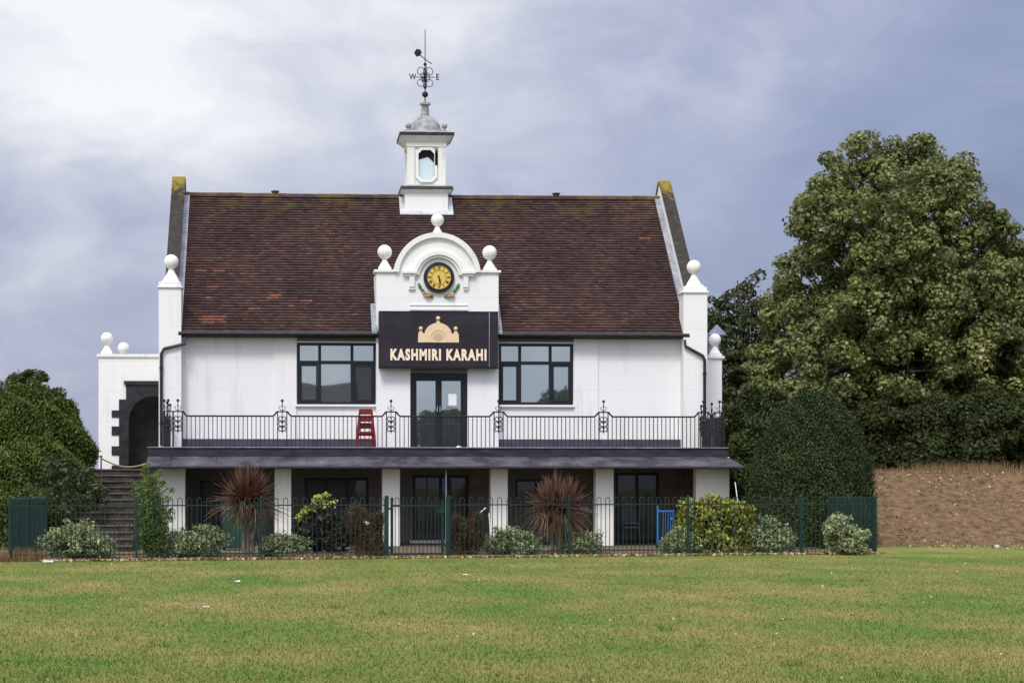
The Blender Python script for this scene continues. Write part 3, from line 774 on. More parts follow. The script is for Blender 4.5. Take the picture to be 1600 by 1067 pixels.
# --- cupola astride the ridge
yf = YR-.62
cu0, cu1 = XA(633, yf), XA(700, yf); cxm = (cu0+cu1)/2; hw = (cu1-cu0)/2
yc_ = yf+hw
zc = lambda py: ZA(666, py, yf)
cup = MB()
cup.box(cu0, cu1, yf, yf+2*hw, ZR-.95, zc(300))
cup = cup.build('cupola', M['white'], pav)
def ring(w0, za_, zb_, w1=None, mat='stone', name='cornice'):
    m = MB(); w1 = w1 or w0
    m.taper(cxm-w0, cxm+w0, yc_-w0, yc_+w0, za_, cxm-w1, cxm+w1, yc_-w1, yc_+w1, zb_); return m.build(name, M[mat], cup)
m = MB(); fs_ = (ZR-ZE)/(YR-YE); m.prism_x([(YR-.72, ZR-.72*fs_+.045), (YR-.72, ZR-.72*fs_+.075), (YR-.03, ZR-.03*fs_+.10), (YR-.03, ZR-.03*fs_+.04)], cu0-.15, cu1+.15); m.build('base_flashing', M['palelead'], cup)
ring(hw+.03, zc(302)+.003, zc(297), hw+.13, 'stone', 'cornice')
ring(hw+.15, zc(297)+.003, zc(292), hw+.13, 'black', 'lead_ledge')
ring(hw+.12, zc(292)+.003, zc(289), hw-.02, 'leaddome', 'ledge_top')
# body: four corner pilasters, panels with an elongated octagonal opening
zb0, zb1 = zc(289)+.002, zc(224)
bw = hw-.06
body = MB()
for sx in (-1, 1):
    for sy_ in (-1, 1):
        body.box(cxm+sx*(bw), cxm+sx*(bw-.22), yc_+sy_*bw, yc_+sy_*(bw-.22), zb0, zb1)
body.build_each('corner_pilaster', M['peel'], cup, bevel=.008)
ring(bw+.02, zc(229)+.002, zc(222), bw+.02)
m = MB()
ow, oh, cut = .235, .43, .11
zo = zc(257)
def octo(w_, h_, c_): return [(-w_, -h_+c_), (-w_+c_, -h_), (w_-c_, -h_), (w_, -h_+c_), (w_, h_-c_), (w_-c_, h_), (-w_+c_, h_), (-w_, h_-c_)]
def frame_poly(mm, inner, outer, y0_, y1_, rot=False):
    n = len(inner)
    for i in range(n):
        j = (i+1) % n
        q = [inner[i], outer[i], outer[j], inner[j]]
        pts = []
        for yy in (y0_, y1_):
            for (a, b_) in q:
                pts.append((cxm+a, yy, zo+b_) if not rot else (cxm+(yy-yc_), yc_+a, zo+b_))
        mm.add(pts, [(0, 1, 2, 3), (7, 6, 5, 4), (0, 4, 5, 1), (1, 5, 6, 2), (2, 6, 7, 3), (3, 7, 4, 0)])
ih = (zb1-zb0)/2; zoff = (zb0+zb1)/2 - zo
outer = [(-bw+.2, -ih+.1+zoff), (-.12, -ih+.0+zoff), (.12, -ih+.0+zoff), (bw-.2, -ih+.1+zoff), (bw-.2, ih-.1+zoff), (.12, ih+zoff), (-.12, ih+zoff), (-bw+.2, ih-.1+zoff)]
outer = [(-bw+.2, -ih+zoff+.0), (-bw+.21, -ih+zoff), (bw-.21, -ih+zoff), (bw-.2, -ih+zoff), (bw-.2, ih+zoff), (bw-.21, ih+zoff), (-bw+.21, ih+zoff), (-bw+.2, ih+zoff)]
for sgn in (-1, 1):
    frame_poly(m, octo(ow, oh, cut), outer, yc_+sgn*(bw-.05), yc_+sgn*(bw-.12)); frame_poly(m, octo(ow, oh, cut), outer, yc_+sgn*(bw-.05), yc_+sgn*(bw-.12), True)
m.build('panels', M['peel'], cup)
m = MB(); frame_poly(m, octo(ow-.005, oh-.005, cut), octo(ow+.075, oh+.075, cut+.03), yc_-(bw-.0), yc_-(bw-.045)); m.build('octagonal_surround', M['stone'], cup)
m = MB(); m.box(cxm-ow-.05, cxm+ow+.05, yc_-bw+.16, yc_-bw+.18, zo-oh-.05, zo+oh*.35); m.build('lantern_glass', M['lampglass'], cup)
m = MB(); m.prism([(cxm-ow-.08, zo+oh*.30), (cxm+.05, zo+oh*.55), (cxm+ow+.08, zo+oh*.05), (cxm+ow+.08, zo+oh+.08), (cxm-ow-.08, zo+oh+.08)], yc_-bw+.13, yc_-bw+.15); m.build('lantern_dark_sheet', M['darkin'], cup)  # near-black sheet standing for the unlit interior at the top of the opening
m = MB(); m.box(cxm+bw-.31, cxm+bw-.225, yc_-bw-.0, yc_-bw+.05, zc(258), zc(233)); m.build('rotten_board', pmat('bare_rotten_wood', (.10, .05, .035), (.25, .16, .12), rough=.9, scale=14), cup)
ring(bw+.04, zc(222)+.003, zc(213), hw+.15, 'stone')
ring(hw+.17, zc(213)+.003, zc(208), hw+.17, 'black', 'eaves_edge')
ring(hw+.15, zc(208)+.003, zc(204), hw-.05, 'leaddome', 'eaves_top')
m = MB(); r0 = 25.5/53.8; zd0 = zc(205)
prof_d = [(r0*1.08, 0), (r0*1.0, .04)] + [(r0*math.cos(R(a)), .04+ .52*math.sin(R(a))) for a in range(8, 79, 7)] + [(.13, .555), (.12, .60), (.10, .84), (.105, .85), (.16, .86), (.16, .92), (.06, .94)]
m.lathe(prof_d, (cxm, yc_, zd0), 32); m.build('dome', M['leaddome'], cup, smooth=True)
for sx in (-1, 1):
    for sy_ in (-1, 1):
        m = MB(); m.lathe([(.09, 0), (.08, .05), (.045, .1), (.04, .15)], (cxm+sx*.52, yc_+sy_*.52, zc(207)), 10); m.sphere((cxm+sx*.52, yc_+sy_*.52, zc(207)+.2), .085, 12, 8); m.build('corner_ball', M['leaddome'], cup, smooth=True)

# --- weather vane, standing on the cupola
zt = zd0+.94
vane = thing('weather_vane', (cxm, yc_, zt), 'black iron weather vane with scrollwork and W and E letters on the cupola', 'weather vane')
zv = lambda py: ZA(664, py, yc_)
m = MB(); m.tube([(cxm, yc_, zt-.02), (cxm, yc_, zv(47))], .018, 8, r1=.011); m.build('rod', M['iron'], vane)
m = MB(); m.sphere((cxm, yc_, zv(148)), .09, 14, 10); m.sphere((cxm, yc_, zv(137)), .05, 10, 8); m.sphere((cxm, yc_, zv(101)), .05, 10, 8); m.build_each('collar', M['iron'], vane, smooth=True)
zm = zv(121)
for k in range(4):
    a = k*PI/2 + .0
    dx, dy = math.cos(a), math.sin(a)
    m = MB(); m.tube([(cxm, yc_, zm), (cxm+dx*.27, yc_+dy*.27, zm)], .012, 6); m.build('arm', M['iron'], vane)
    vs, fs = text_mesh('ENWS'[k], .24, .006, .008, .8)
    m = MB(); m.add([(cxm+dx*.36+v[0], yc_+dy*.36-v[2], zm+v[1]) for v in vs], fs); m.build('letter', M['iron'], vane)
for k in range(4):
    a = k*PI/2 + PI/4*0 + .15; dx, dy = math.cos(a), math.sin(a)
    m = MB()
    for (cz, rr) in ((.17, .11), (-.17, .11), (0.06, .06), (-.06, .06)):
        cr_ = rr+.012
        m.tube([(cxm+dx*(cr_+rr*math.cos(t)), yc_+dy*(cr_+rr*math.cos(t)), zm+cz+rr*math.sin(t)) for t in [2*PI*i/14 for i in range(14)]], .011, 5, closed=True)
    m.build('scroll', M['iron'], vane)
m = MB(); zp = zv(90)
dd = Vector((-.55, -.83, 0)); 
m.tube([(cxm, yc_, zp-.06), (cxm+dd.x*.45, yc_+dd.y*.45, zp+.05)], .014, 6)
pts = [(0, .0), (.05, .11), (.13, .10), (.17, .0), (.13, -.10), (.05, -.13)]
b0 = Vector((cxm, yc_, zp+.05)) + dd*.36
m.prism([(b0.x-.14+p[0]*1.3, b0.z+p[1]*.9+.02) for p in pts], b0.y-.03, b0.y+.03)
m.tube([(cxm, yc_, zp-.06), (cxm-dd.x*.4, yc_-dd.y*.4, zp-.12)], .014, 6); m.build('pointer', M['iron'], vane)

# --- side wings
yw2 = YW+1.2
wx0 = XA(154, yw2); wx1 = XL+.02
z2 = lambda py: ZA(200, py, yw2)
acx = XA(240, yw2); ar = acx - XA(201, yw2); asp = z2(619)-ar
xr = XL-.02
arch = []
for i in range(0, 25):
    a = PI/2*1.0*i/24
    arch.append((acx - ar*math.cos(a), asp + ar*math.sin(a)))
arch = [p for p in arch if p[0] < xr]
arw = [(acx + (p[0]-acx)*1.06, asp + (p[1]-asp)*1.06) for p in arch]
wing = MB(); poly = [(wx0, 0), (wx0, z2(558)), (xr, z2(558)), (xr, arw[-1][1]+.0)] + [p for p in arw[::-1] if p[0] < xr-.001] + [(arw[0][0], 0)]
wing.prism(poly, yw2, yw2+.35)
wing.box(wx0, wx0+.3, yw2+.35, yw2+4, 0, z2(558)); 
wg = wing.build('side_wing', M['white'], pav)
m = MB(); m.box(wx0-.05, xr, yw2-.05, yw2+.42, z2(558)+.003, z2(553)); m.build('parapet_coping', M['stone'], wg)
m = MB(); m.box(wx0+.3, xr, yw2+.9, yw2+1.0, 0, z2(600)); m.build('passage_door', M['wood'], wg)
m = MB(); yq = yw2-.025
jx = arch[0][0]
band = [(jx, 0), (XA(186, yw2), 0), (XA(186, yw2), z2(624)), (XA(197, yw2), z2(624)), (XA(197, yw2), z2(595)), (xr, z2(595)), (xr, arch[-1][1])] + arch[::-1]
m.prism(band[:1]+[(XA(186, yw2), 0)]+band[2:], yq, yw2-.002)
lin = arch + [(xr, arch[-1][1])] + [(xr, arch[-1][1]+.04)] + [(acx+(p[0]-acx)*1.045, asp+(p[1]-asp)*1.045) for p in arch[::-1]]
lin = [(arch[0][0], 0)] + lin + [(acx+(arch[0][0]-acx)*1.045, 0)]
m.prism(lin, yw2-.001, yw2+.37)
for a, b_ in ((641, 652), (666, 680), (697, 711), (727, 737)): m.box(XA(174.5, yw2), XA(186, yw2)-.002, yq, yw2-.002, z2(b_), z2(a))
m.build('quoined_surround', M['black'], wg)
m = MB(); m.box(XA(194, yw2), xr, yq-.05, yq-.003, z2(601), z2(595)-.003); m.build('surround_cornice', M['black'], wg)
finial(XA(167, yw2+.2), yw2+.2, z2(553)+.003, .17, .72, wg)
finial(XA(193, yw2+3.2), yw2+3.2, ZA(193, 544, yw2+3.2)-.48, .17, .85, wg)
# right wing
wxa, wxb = XRr+.02, XA(1128, yw2)
m = MB(); zt2 = ZA(1117, 560, yw2); m.box(wxa, wxb, yw2, yw2+4, 0, zt2); wr = m.build('side_wing', M['white'], pav)
m = MB(); m.box(wxa, wxb+.06, yw2-.06, yw2+4, zt2+.003, zt2+.07); m.build('parapet_coping', M['stone'], wr)
finial(XA(1117, yw2+.2), yw2+.2, zt2+.073, .17, .8, wr)
m = MB(); yt = yw2+2.4; X = XA(1120, yt); m.taper(X-.27, X+.24, yt-.25, yt+.25, ZA(1120, 524, yt), X-.01, X+.01, yt-.01, yt+.01, ZA(1120, 507, yt)); m.box(X-.2, X+.03, yt-.15, yt+.15, zt2, ZA(1120, 524, yt)-.002); m.build('slate_turret', M['slate'], wr)

# --- balcony deck, fascia and lead canopy
dx0, dx1 = XA(232, YC), XA(1136, YC)
zfas = 2.47; zf1 = ZA(680, 713.5, YC)
m = MB(); m.box(dx0+.1, dx1-.1, YC+.12, YW-.06, 2.26, ZDECK-.005); deck = m.build('balcony_deck', M['asphalt_band'], pav)
m = MB(); m.box(dx0, dx1, YC, YC+.12, zf1-.1, zfas); m.box(dx0, dx0+.12, YC+.12, YW-.5, zf1-.1, zfas); m.box(dx1-.12, dx1, YC+.12, YW-.5, zf1-.1, zfas); m.build('fascia', M['fascia'], deck, bevel=.01)
m = MB(); m.box(dx0-.03, dx1+.03, YC-.035, YC+.15, zfas+.002, zfas+.022); m.build('deck_nosing', M['lead'], deck)
yco = YC-.75; zco = ZA(680, 727.5, yco)
cx0, cx1 = dx0-.02, dx1+.26
m = MB()
for (a0_, a1_) in ((0, 1),):
    vs = [(dx0-.01, YC-.004, zf1), (dx1+.01, YC-.004, zf1), (cx1, yco, zco), (cx0, yco, zco),
          (dx0-.01, YC-.004, zf1-.05), (dx1+.01, YC-.004, zf1-.05), (cx1, yco, zco-.05), (cx0, yco, zco-.05),
          (dx1+.01, YW-.5, zf1), (cx1, YW-.5, zco), (dx1+.01, YW-.5, zf1-.05), (cx1, YW-.5, zco-.05)]
    m.add(vs, [(0, 1, 2, 3), (7, 6, 5, 4), (3, 2, 6, 7), (0, 3, 7, 4), (1, 8, 9, 2), (5, 6, 11, 10), (2, 9, 11, 6), (8, 10, 11, 9)])
canopy = m.build('canopy', M['canopy'], pav)
m = MB(); m.tube([(cx0-.01, yco-.03, zco-.045), (cx1+.01, yco-.03, zco-.045)], .035, 8); m.build('canopy_gutter', M['black'], canopy)
m = MB()
for i in range(13):
    t = (i+.5)/13; X0 = dx0+(dx1-dx0)*t
    m.tube([(X0, YC-.01, zf1+.006), (X0+.01, yco, zco+.006)], .012, 5)
m.build_each('lead_roll', M['canopy'], canopy)
# --- columns and ground floor
for a, b_ in ((246, 289), (429, 455), (597.5, 625), (767, 793.5), (931, 959), (1088, 1140)):
    x0, x1 = XA(a, YC), XA(b_, YC)
    m = MB(); m.box(x0, x1, YC+.005, YC+.4, 0, 2.25); c = m.build('column', M['column'], pav, bevel=.012)
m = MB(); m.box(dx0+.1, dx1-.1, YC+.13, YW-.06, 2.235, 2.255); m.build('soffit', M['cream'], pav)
# ground floor rear wall, set back under the balcony, with openings
yl = YW-.9
def xl(px): return XA(px, yl)
zl = lambda py: ZA(680, py, yl)
OP = [(312, 345, 0, 750, 'door'), (476, 576, .95, 746, 'window'), (645, 732, 0, 742, 'door'), (805, 905, .95, 748, 'window'), (962, 1030, 0, 738, 'door')]
m = MB(); prev = dx0+.1
for a, b_, z0, pt, kd in OP:
    m.box(prev, xl(a), yl, yl+.25, 0, 2.232); m.box(xl(a), xl(b_), yl, yl+.25, zl(pt), 2.232)
    if z0: m.box(xl(a), xl(b_), yl, yl+.25, 0, z0)
    prev = xl(b_)
m.box(prev, dx1-.1, yl, yl+.25, 0, 2.232)
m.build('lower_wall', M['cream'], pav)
m = MB(); m.box(xl(1036), xl(1086), yl-.03, yl-.002, 0, 2.23); m.box(xl(733), xl(753), yl-.03, yl-.002, 0, 2.23); m.box(xl(906), xl(929), yl-.03, yl-.002, 0, 2.23); m.build_each('brown_wall_panel', M['brownwall'], pav)
for s, X0 in ((1, dx0+.12), (-1, dx1-.12)):
    m = MB(); m.box(X0, X0+s*.2, YC+.45, yl-.004, 0, 2.23); m.build('end_wall', M['brownwall'], pav)
for a, b_, z0, pt, kd in OP:
    x0, x1, z1 = xl(a)+.003, xl(b_)-.003, zl(pt)-.003
    m = MB(); q = .07; z0_ = z0+.005; n_ = 2 if x1-x0 > 1 else 1
    if kd == 'window' : n_ = 3
    m.box(x0, x0+q, yl+.05, yl+.12, z0_, z1); m.box(x1-q, x1, yl+.05, yl+.12, z0_, z1); m.box(x0+q, x1-q, yl+.05, yl+.12, z1-q, z1); m.box(x0+q, x1-q, yl+.05, yl+.12, z0_, z0_+q*1.4)
    for k in range(1, n_): xx = x0+(x1-x0)*k/n_; m.box(xx-.04, xx+.04, yl+.046, yl+.116, z0_+.05, z1-.05)
    fo = m.build('lower_'+kd, M['frame'], pav)
    for k in range(n_):
        g = MB(); g.box(x0+(x1-x0)*k/n_+.03, x0+(x1-x0)*(k+1)/n_-.03, yl+.08, yl+.09, z0_+.03, z1-.03); g.build('pane', M['glassdark'], fo)
m = MB(); m.box(XA(640, yl-.3), XA(735, yl-.3), yl-.35, yl-.02, .01, .09); m.build('door_sill', M['stone'], pav)
m = MB(); m.tube([(XA(697, yco+.1), yco+.1, zco-.05), (XA(697, yco+.1), yco+.1, .02)], .018, 8); m.build('canopy_downpipe', M['slate'], pav)

# --- sign
ysn = YF-.32
sx0, sx1 = XA(592, ysn), XA(778.5, ysn); zs1, zs0 = ZA(685, 487.5, ysn), ZA(685, 574, ysn)
sign = thing('shop_sign', ((sx0+sx1)/2, ysn, zs0), 'black box sign with cream dome emblem reading KASHMIRI KARAHI below the clock', 'sign')
m = MB(); m.box(sx0, sx1, ysn, YF-.004, zs0, zs1); m.build('sign_box', M['sign'], sign, bevel=.012)
m = MB(); m.box(sx0-.012, sx1+.012, ysn-.012, ysn+.05, zs0-.035, zs0-.003); m.box(sx0-.012, sx1+.012, ysn-.012, ysn+.05, zs1+.003, zs1+.02); m.build_each('edge_trim', M['frame'], sign)
X = XA(764.5, ysn); m = MB(); m.box(X-.008, X+.008, ysn-.008, ysn-.001, zs0+.02, zs1-.005); m.build('panel_joint', M['lead'], sign)
zs = lambda py: ZA(685, py, ysn)
vs, fs = text_mesh('KASHMIRI KARAHI', 1.0, .050, .02, spc=1.22)
a = np.array(vs); w0, w1 = a[:,0].min(), a[:,0].max(); h0, h1 = a[:,1].min(), a[:,1].max()
tx0, tx1, tz0, tz1 = XA(610, ysn), XA(760, ysn), zs(563.5), zs(545)
m = MB(); m.add([(tx0+(v[0]-w0)/(w1-w0)*(tx1-tx0), ysn-.006-(v[2]+.02)*.4, tz0+(v[1]-h0)/(h1-h0)*(tz1-tz0)) for v in vs], fs); m.build('lettering', M['letter'], sign)
sp = lambda px, py: (XA(px, ysn), zs(py))
def half(px, py, rx, ry, n=20, a0_=PI, a1_=0): return [sp(px+rx*math.cos(a0_+(a1_-a0_)*i/n), py-ry*math.sin(a0_+(a1_-a0_)*i/n)) for i in range(n+1)]
m = MB()
m.prism([sp(653, 535), sp(653.5, 521), sp(663, 521)] + half(684.5, 524, 21.5, 19.5)[1:-1] + [sp(706, 521), sp(716.5, 521), sp(717, 535)], ysn-.016, ysn-.002)
for px, py, rr in ((657.5, 513.5, 3.4), (712, 513.5, 3.4), (684.5, 497.5, 3.6)):
    c = sp(px, py); m.sphere((c[0], ysn-.01, c[1]), rr/61.5, 14, 10)
    m.prism([sp(px-1.3, py+2), sp(px+1.3, py+2), sp(px+4, py+8.5), sp(px-4, py+8.5)], ysn-.0165, ysn-.0025)
m.build('emblem', M['signgold'], sign)
m = arcband(10.5/61.5, 12/61.5, ysn-.022, ysn-.017, .0, PI, 24, sp(684.5, 527)[0], zs(527)); m.build('emblem_ring', M['signgold2'], sign)
m = MB(); m.prism(half(684.5, 528, 8, 8, 16)+[sp(692.5, 529), sp(688, 532), sp(681, 532), sp(676.5, 529)], ysn-.022, ysn-.017); m.build('emblem_centre', M['signgold2'], sign)

# --- balcony railing
yr_ = YC+.10
rail = thing('balcony_railing', (XA(685, yr_), yr_, zfas), 'black wrought iron railing with scrolled posts around the balcony', 'railing')
zr0 = zfas+.024; zrt = ZA(680, 650.5, yr_); zrh = ZA(680, 643.5, yr_); rz = ZA(680, 696.5, yr_)
def post(T, nm='ornamental_post'):
    m = MB(); m.T = T
    hw_ = .115
    for x_ in (-hw_, hw_): m.box(x_-.013, x_+.013, -.013, .013, zr0, zrh)
    m.tube([(0, 0, zrt-.9*(zrt-zr0)*.62), (0, 0, zrh+.24)], .010, 6)
    for k in range(3):
        zc_ = zrt-.06-.13*k
        for s in (-1, 1):
            rr = .042
            m.tube([(s*(rr+.006)+s*rr*math.cos(t)*-1, 0, zc_+rr*1.25*math.sin(t)) for t in [2*PI*i/11 for i in range(10)]], .012, 5)
            m.tube([(s*.006, 0, zc_-.07), (s*.05, 0, zc_-.05), (s*.10, 0, zc_-.075)], .007, 5)
    for zc_ in (zrt-.12, zrt-.25, zrt-.36): m.sphere((0, 0, zc_), .028, 8, 6)
    p = m.build(nm, M['iron'], rail)
    m = MB(); m.T = T
    for s in (-1, 1): m.tube([(0, 0, zrh+.02), (s*.05, 0, zrh+.05), (s*.085, 0, zrh+.11), (s*.06, 0, zrh+.135), (s*.04, 0, zrh+.115)], .008, 5)
    m.tube([(0, 0, zrh+.02), (0, 0, zrh+.26)], .0115, 6)
    m.sphere((0, 0, zrh+.275), .038, 12, 8); m.sphere((0, 0, zrh+.15), .022, 8, 6)
    m.build('ball_finial', M['iron'], p, smooth=True)
def rpanel(T, x0, x1):
    # top rail kicks up at both ends
    m = MB(); m.T = T; k = .13
    path = [(x0, 0, zrh), (x0+.02, 0, zrh-.005), (x0+.05, 0, zrh-(zrh-zrt)*.45), (x0+.09, 0, zrt+.02), (x0+k, 0, zrt)]
    path += [(x1-k, 0, zrt), (x1-.09, 0, zrt+.02), (x1-.05, 0, zrh-(zrh-zrt)*.45), (x1-.02, 0, zrh-.005), (x1, 0, zrh)]
    m.tube(path, .021, 6)
    n = max(2, round((x1-x0)/.108))
    for i in range(1, n):
        xx = x0+(x1-x0)*i/n; m.box(xx-.0095, xx+.0095, -.0095, .0095, zr0, zrt)
    m.build('railing_panel', M['iron'], rail)
posts = [XA(p, yr_) for p in (278, 441, 611, 779, 943, 1099)]
xc0, xc1 = XA(256, yr_), XA(1131, yr_)
ID = lambda x_, y_, z_: (x_, y_+yr_, z_)
for xp in posts + [xc0+.11, xc1-.11]: post(lambda x_, y_, z_, xp=xp: (x_+xp, y_+yr_, z_))
seq = [xc0+.11] + posts + [xc1-.11]
for a, b_ in zip(seq[:-1], seq[1:]):
    if b_-a-.23 > .05: rpanel(ID, a+.115, b_-.115)
    m = None
m = MB()
for xp in posts+[xc0+.11, xc1-.11]: m.tube([(xp-.12, yr_, zrh), (xp+.12, yr_, zrh)], .017, 6)
m.build_each('post_cap', M['iron'], rail)
for xs_ in (xc0, xc1):
    T = lambda x_, y_, z_, xs_=xs_: (xs_+y_, yr_+x_, z_)
    Lr = (YW-.55)-yr_
    post(lambda x_, y_, z_, T=T: T(x_+.15, y_, z_)); post(lambda x_, y_, z_, T=T: T(x_+Lr-.15, y_, z_)); post(lambda x_, y_, z_, T=T: T(x_+Lr*.5, y_, z_))
    rpanel(T, .27, Lr*.5-.12); rpanel(T, Lr*.5+.12, Lr-.27)

# --- stack of red high chairs on the balcony
def high_chair(lx, ly, lz, lab, grp):
    t = thing('high_chair', (lx, ly, lz), lab, 'high chair', grp)
    H = .74
    for sx in (-1, 1):
        for sy_ in (-1, 1):
            m = MB(); top_ = (lx+sx*.15, ly+sy_*.13, lz+H); bot = (lx+sx*.235, ly+sy_*.235, lz)
            m.tube([bot, top_], .026, 6); m.build('leg', M['red'], t)
    m = MB(); m.box(lx-.175, lx+.175, ly-.17, ly+.16, lz+.43, lz+.50); m.build('seat', M['red'], t, bevel=.006)
    m = MB()
    for zz, hw_ in ((.12, .23), (.33, .20)):
        for s in (-1, 1): m.box(lx-hw_, lx+hw_, ly+s*(hw_)-.012, ly+s*(hw_)+.012, lz+zz-.02, lz+zz+.02)
    m.build_each('stretcher', M['red'], t)
    m = MB()
    for s in (-1, 1): m.box(lx+s*.165-.012, lx+s*.165+.012, ly-.15, ly+.15, lz+.60, lz+.64)
    m.box(lx-.165, lx+.165, ly-.165, ly-.14, lz+.61, lz+.65)
    m.build('guard_rail', M['red'], t)
    m = MB(); m.prism_x([(ly+.125, lz+.64), (ly+.145, lz+.64), (ly+.155, lz+H+.03), (ly+.135, lz+H+.03)], lx-.16, lx+.16); m.build('backrest', M['red'], t, bevel=.006)
    return t
hx = XA(572, 53.6)
for k, lab in enumerate(('red wooden high chair at the bottom of the stack on the balcony', 'red wooden high chair in the middle of the stack on the balcony', 'red wooden high chair on top of the stack on the balcony')):
    high_chair(hx + (-.02, .0, -.01)[k], 53.6+.01*k, ZDECK + .185*k, lab, 'red high chairs stacked on the balcony')
m = MB(); X = XA(707.5, YF); m.box(X-.11, X+.11, y0 if False else YF+.10+.018, YF+.10+.022, ZA(707, 633, YF), ZA(707, 615, YF))
tag(m.build('paper_notice', M['paper']), 'white paper notice taped inside the right leaf of the balcony door', 'notice')
m = MB(); X = XA(716, YF-.3); m.sphere((X, YF-.5, ZDECK+.095), .09, 14, 10); tag(m.build('white_ball', M['paper'], smooth=True), 'small pale ball on the balcony floor before the glass door', 'ball')

# --- stone steps on the left
sxa, sxb = XA(150, 56), XA(243, 56)
steps = thing('stone_steps', ((sxa+sxb)/2, 48, 0), 'dark stone steps climbing to the arched side entrance', 'steps')
m = MB(); zz = 0; yy = 47.3
poly = [(yy, 0)]
for i in range(9): zz += .15; poly += [(yy, zz), (yy+.34, zz)]; yy += .34
yland = yy
yy += 1.7; poly.append((yy, zz))
for i in range(4): zz += .15; poly += [(yy, zz), (yy+.34, zz)]; yy += .34
poly += [(YW+3.2, zz), (YW+3.2, 0)]
m.prism_x(poly, sxa, sxb); m.build('flight', M['step'], steps, bevel=.012)
m = MB()
z3 = 0; y3 = 47.3
for i in range(9): z3 += .15; m.box(sxa, sxb, y3-.03, y3+.02, z3-.035, z3+.004); y3 += .34
y3 += 1.7
for i in range(4): z3 += .15; m.box(sxa, sxb, y3-.03, y3+.02, z3-.035, z3+.004); y3 += .34
m.build_each('nosing', M['floor'], steps)
# rope stanchion
lx_, ly_ = XA(158, yland+.9), yland+.9; zb_ = 1.35
t = thing('rope_stanchion', (lx_, ly_, zb_), 'slim metal stanchion with tan rope across the side steps', 'stanchion')
m = MB(); m.lathe([(.14, 0), (.14, .015), (.05, .04), (.02, .06)], (lx_, ly_, zb_+.002), 16); m.build('base', M['stone'], t)
m = MB(); m.tube([(lx_, ly_, zb_+.05), (lx_, ly_, zb_+.88)], .02, 8); m.sphere((lx_, ly_, zb_+.9), .035, 10, 8); m.build('post', M['palebark'], t)
m = MB(); ex, ey, ez = dx0, YC+.3, 2.1
m.tube([(lx_+(ex-lx_)*i/12, ly_+(ey-ly_)*i/12, (zb_+.85)*(1-i/12)+ez*i/12 - .16*math.sin(PI*i/12)) for i in range(13)], .02, 6); m.build('rope', M['rope'], t)

# ================================================================== FENCE
fps = [15, 213, 408, 604, 700, 889, 1075, 1252, 1368]
FH = 1.27
def bow_panel(p0, p1, par, mat='fencedark'):
    d = (p1-p0); Ln = d.length; d.normalize(); n = Vector((-d.y, d.x, 0))
    m = MB(); m.T = lambda a, b, c: (p0.x+d.x*a+n.x*b, p0.y+d.y*a+n.y*b, c)
    k = max(1, round(Ln/.2)); w_ = Ln/k; r_ = .0085
    for i in range(k):
        x0, x1 = w_*(i+.27), w_*(i+.73); rr = (x1-x0)/2
        m.tube([(x0, 0, .05), (x0, 0, FH-rr)] + [((x0+x1)/2-rr*math.cos(PI*j/6), 0, FH-rr+rr*math.sin(PI*j/6)) for j in range(1, 6)] + [(x1, 0, FH-rr), (x1, 0, .05)], r_, 5)
    m.box(0.03, Ln-.03, -.008, .008, FH-.165, FH-.14); m.box(0.03, Ln-.03, -.006, .006, .12, .145)
    return m.build('fence_panel', M[mat], par)
def fpost(p, par, mat='fence', w_=.045, h=FH+.02):
    m = MB(); m.box(p.x-w_, p.x+w_, p.y-w_, p.y+w_, 0, h); m.taper(p.x-w_, p.x+w_, p.y-w_, p.y+w_, h+.001, p.x-w_*.4, p.x+w_*.4, p.y-w_*.4, p.y+w_*.4, h+.02)
    return m.build('post', M[mat], par)
def make_fence(pts, label, mat='fencedark', wp=.024):
    t = thing('bow_top_fence', tuple((pts[0]+pts[-1])/2), label, 'fence', 'green bow top metal fences')
    for a, b_ in zip(pts[:-1], pts[1:]): bow_panel(a, b_, t, mat)
    for p in pts: fpost(p, t, 'fence', wp)
make_fence([fline(p) for p in fps[:4]], 'green bow top metal fence along the lawn, left of the gate')
make_fence([fline(p) for p in fps[4:]], 'green bow top metal fence along the lawn, right of the gate')
cl_ = fline(15)+Vector((0, .15, 0)); e_ = Vector((cl_.x, cl_.y+6.2, 0)); make_fence([cl_, cl_.lerp(e_, .5), e_], 'green bow top fence running back at the left corner below the conifer hedge', 'fence')
cr2 = fline(1368)+Vector((0, .15, 0)); e2 = Vector((cr2.x, cr2.y+4.3, 0)); make_fence([cr2, cr2.lerp(e2, .5), e2], 'green bow top fence running back at the right corner beside the earth bank', 'fence')
# gate
g0, g1 = fline(604)+FD*.06, fline(700)-FD*.07
gt_ = thing('metal_gate', tuple(g0), 'green metal gate in the fence in front of the lower doors', 'gate')
m = MB(); d = FD; n = FN
m.T = lambda a, b, c: (g0.x+d.x*a+n.x*b, g0.y+d.y*a+n.y*b, c)
Lg = (g1-g0).length
m.box(.03, .08, -.02, .02, .07, FH); m.box(Lg-.08, Lg-.03, -.02, .02, .07, FH-.05); m.box(.08, Lg-.08, -.02, .02, FH-.19, FH-.15); m.box(.08, Lg-.08, -.02, .02, .07, .11)
m.build('gate_frame', M['fence'], gt_)
m = MB(); m.T = lambda a, b, c: (g0.x+d.x*a+n.x*b, g0.y+d.y*a+n.y*b, c)
k = 6; w_ = (Lg-.16)/k
for i in range(k):
    x0, x1 = .08+w_*(i+.27), .08+w_*(i+.73); rr = (x1-x0)/2
    m.tube([(x0, 0, .09), (x0, 0, FH-rr)]+[((x0+x1)/2-rr*math.cos(PI*j/6), 0, FH-rr+rr*math.sin(PI*j/6)) for j in range(1, 6)]+[(x1, 0, FH-rr), (x1, 0, .09)], .0085, 5)
m.build('gate_bars', M['fencedark'], gt_)
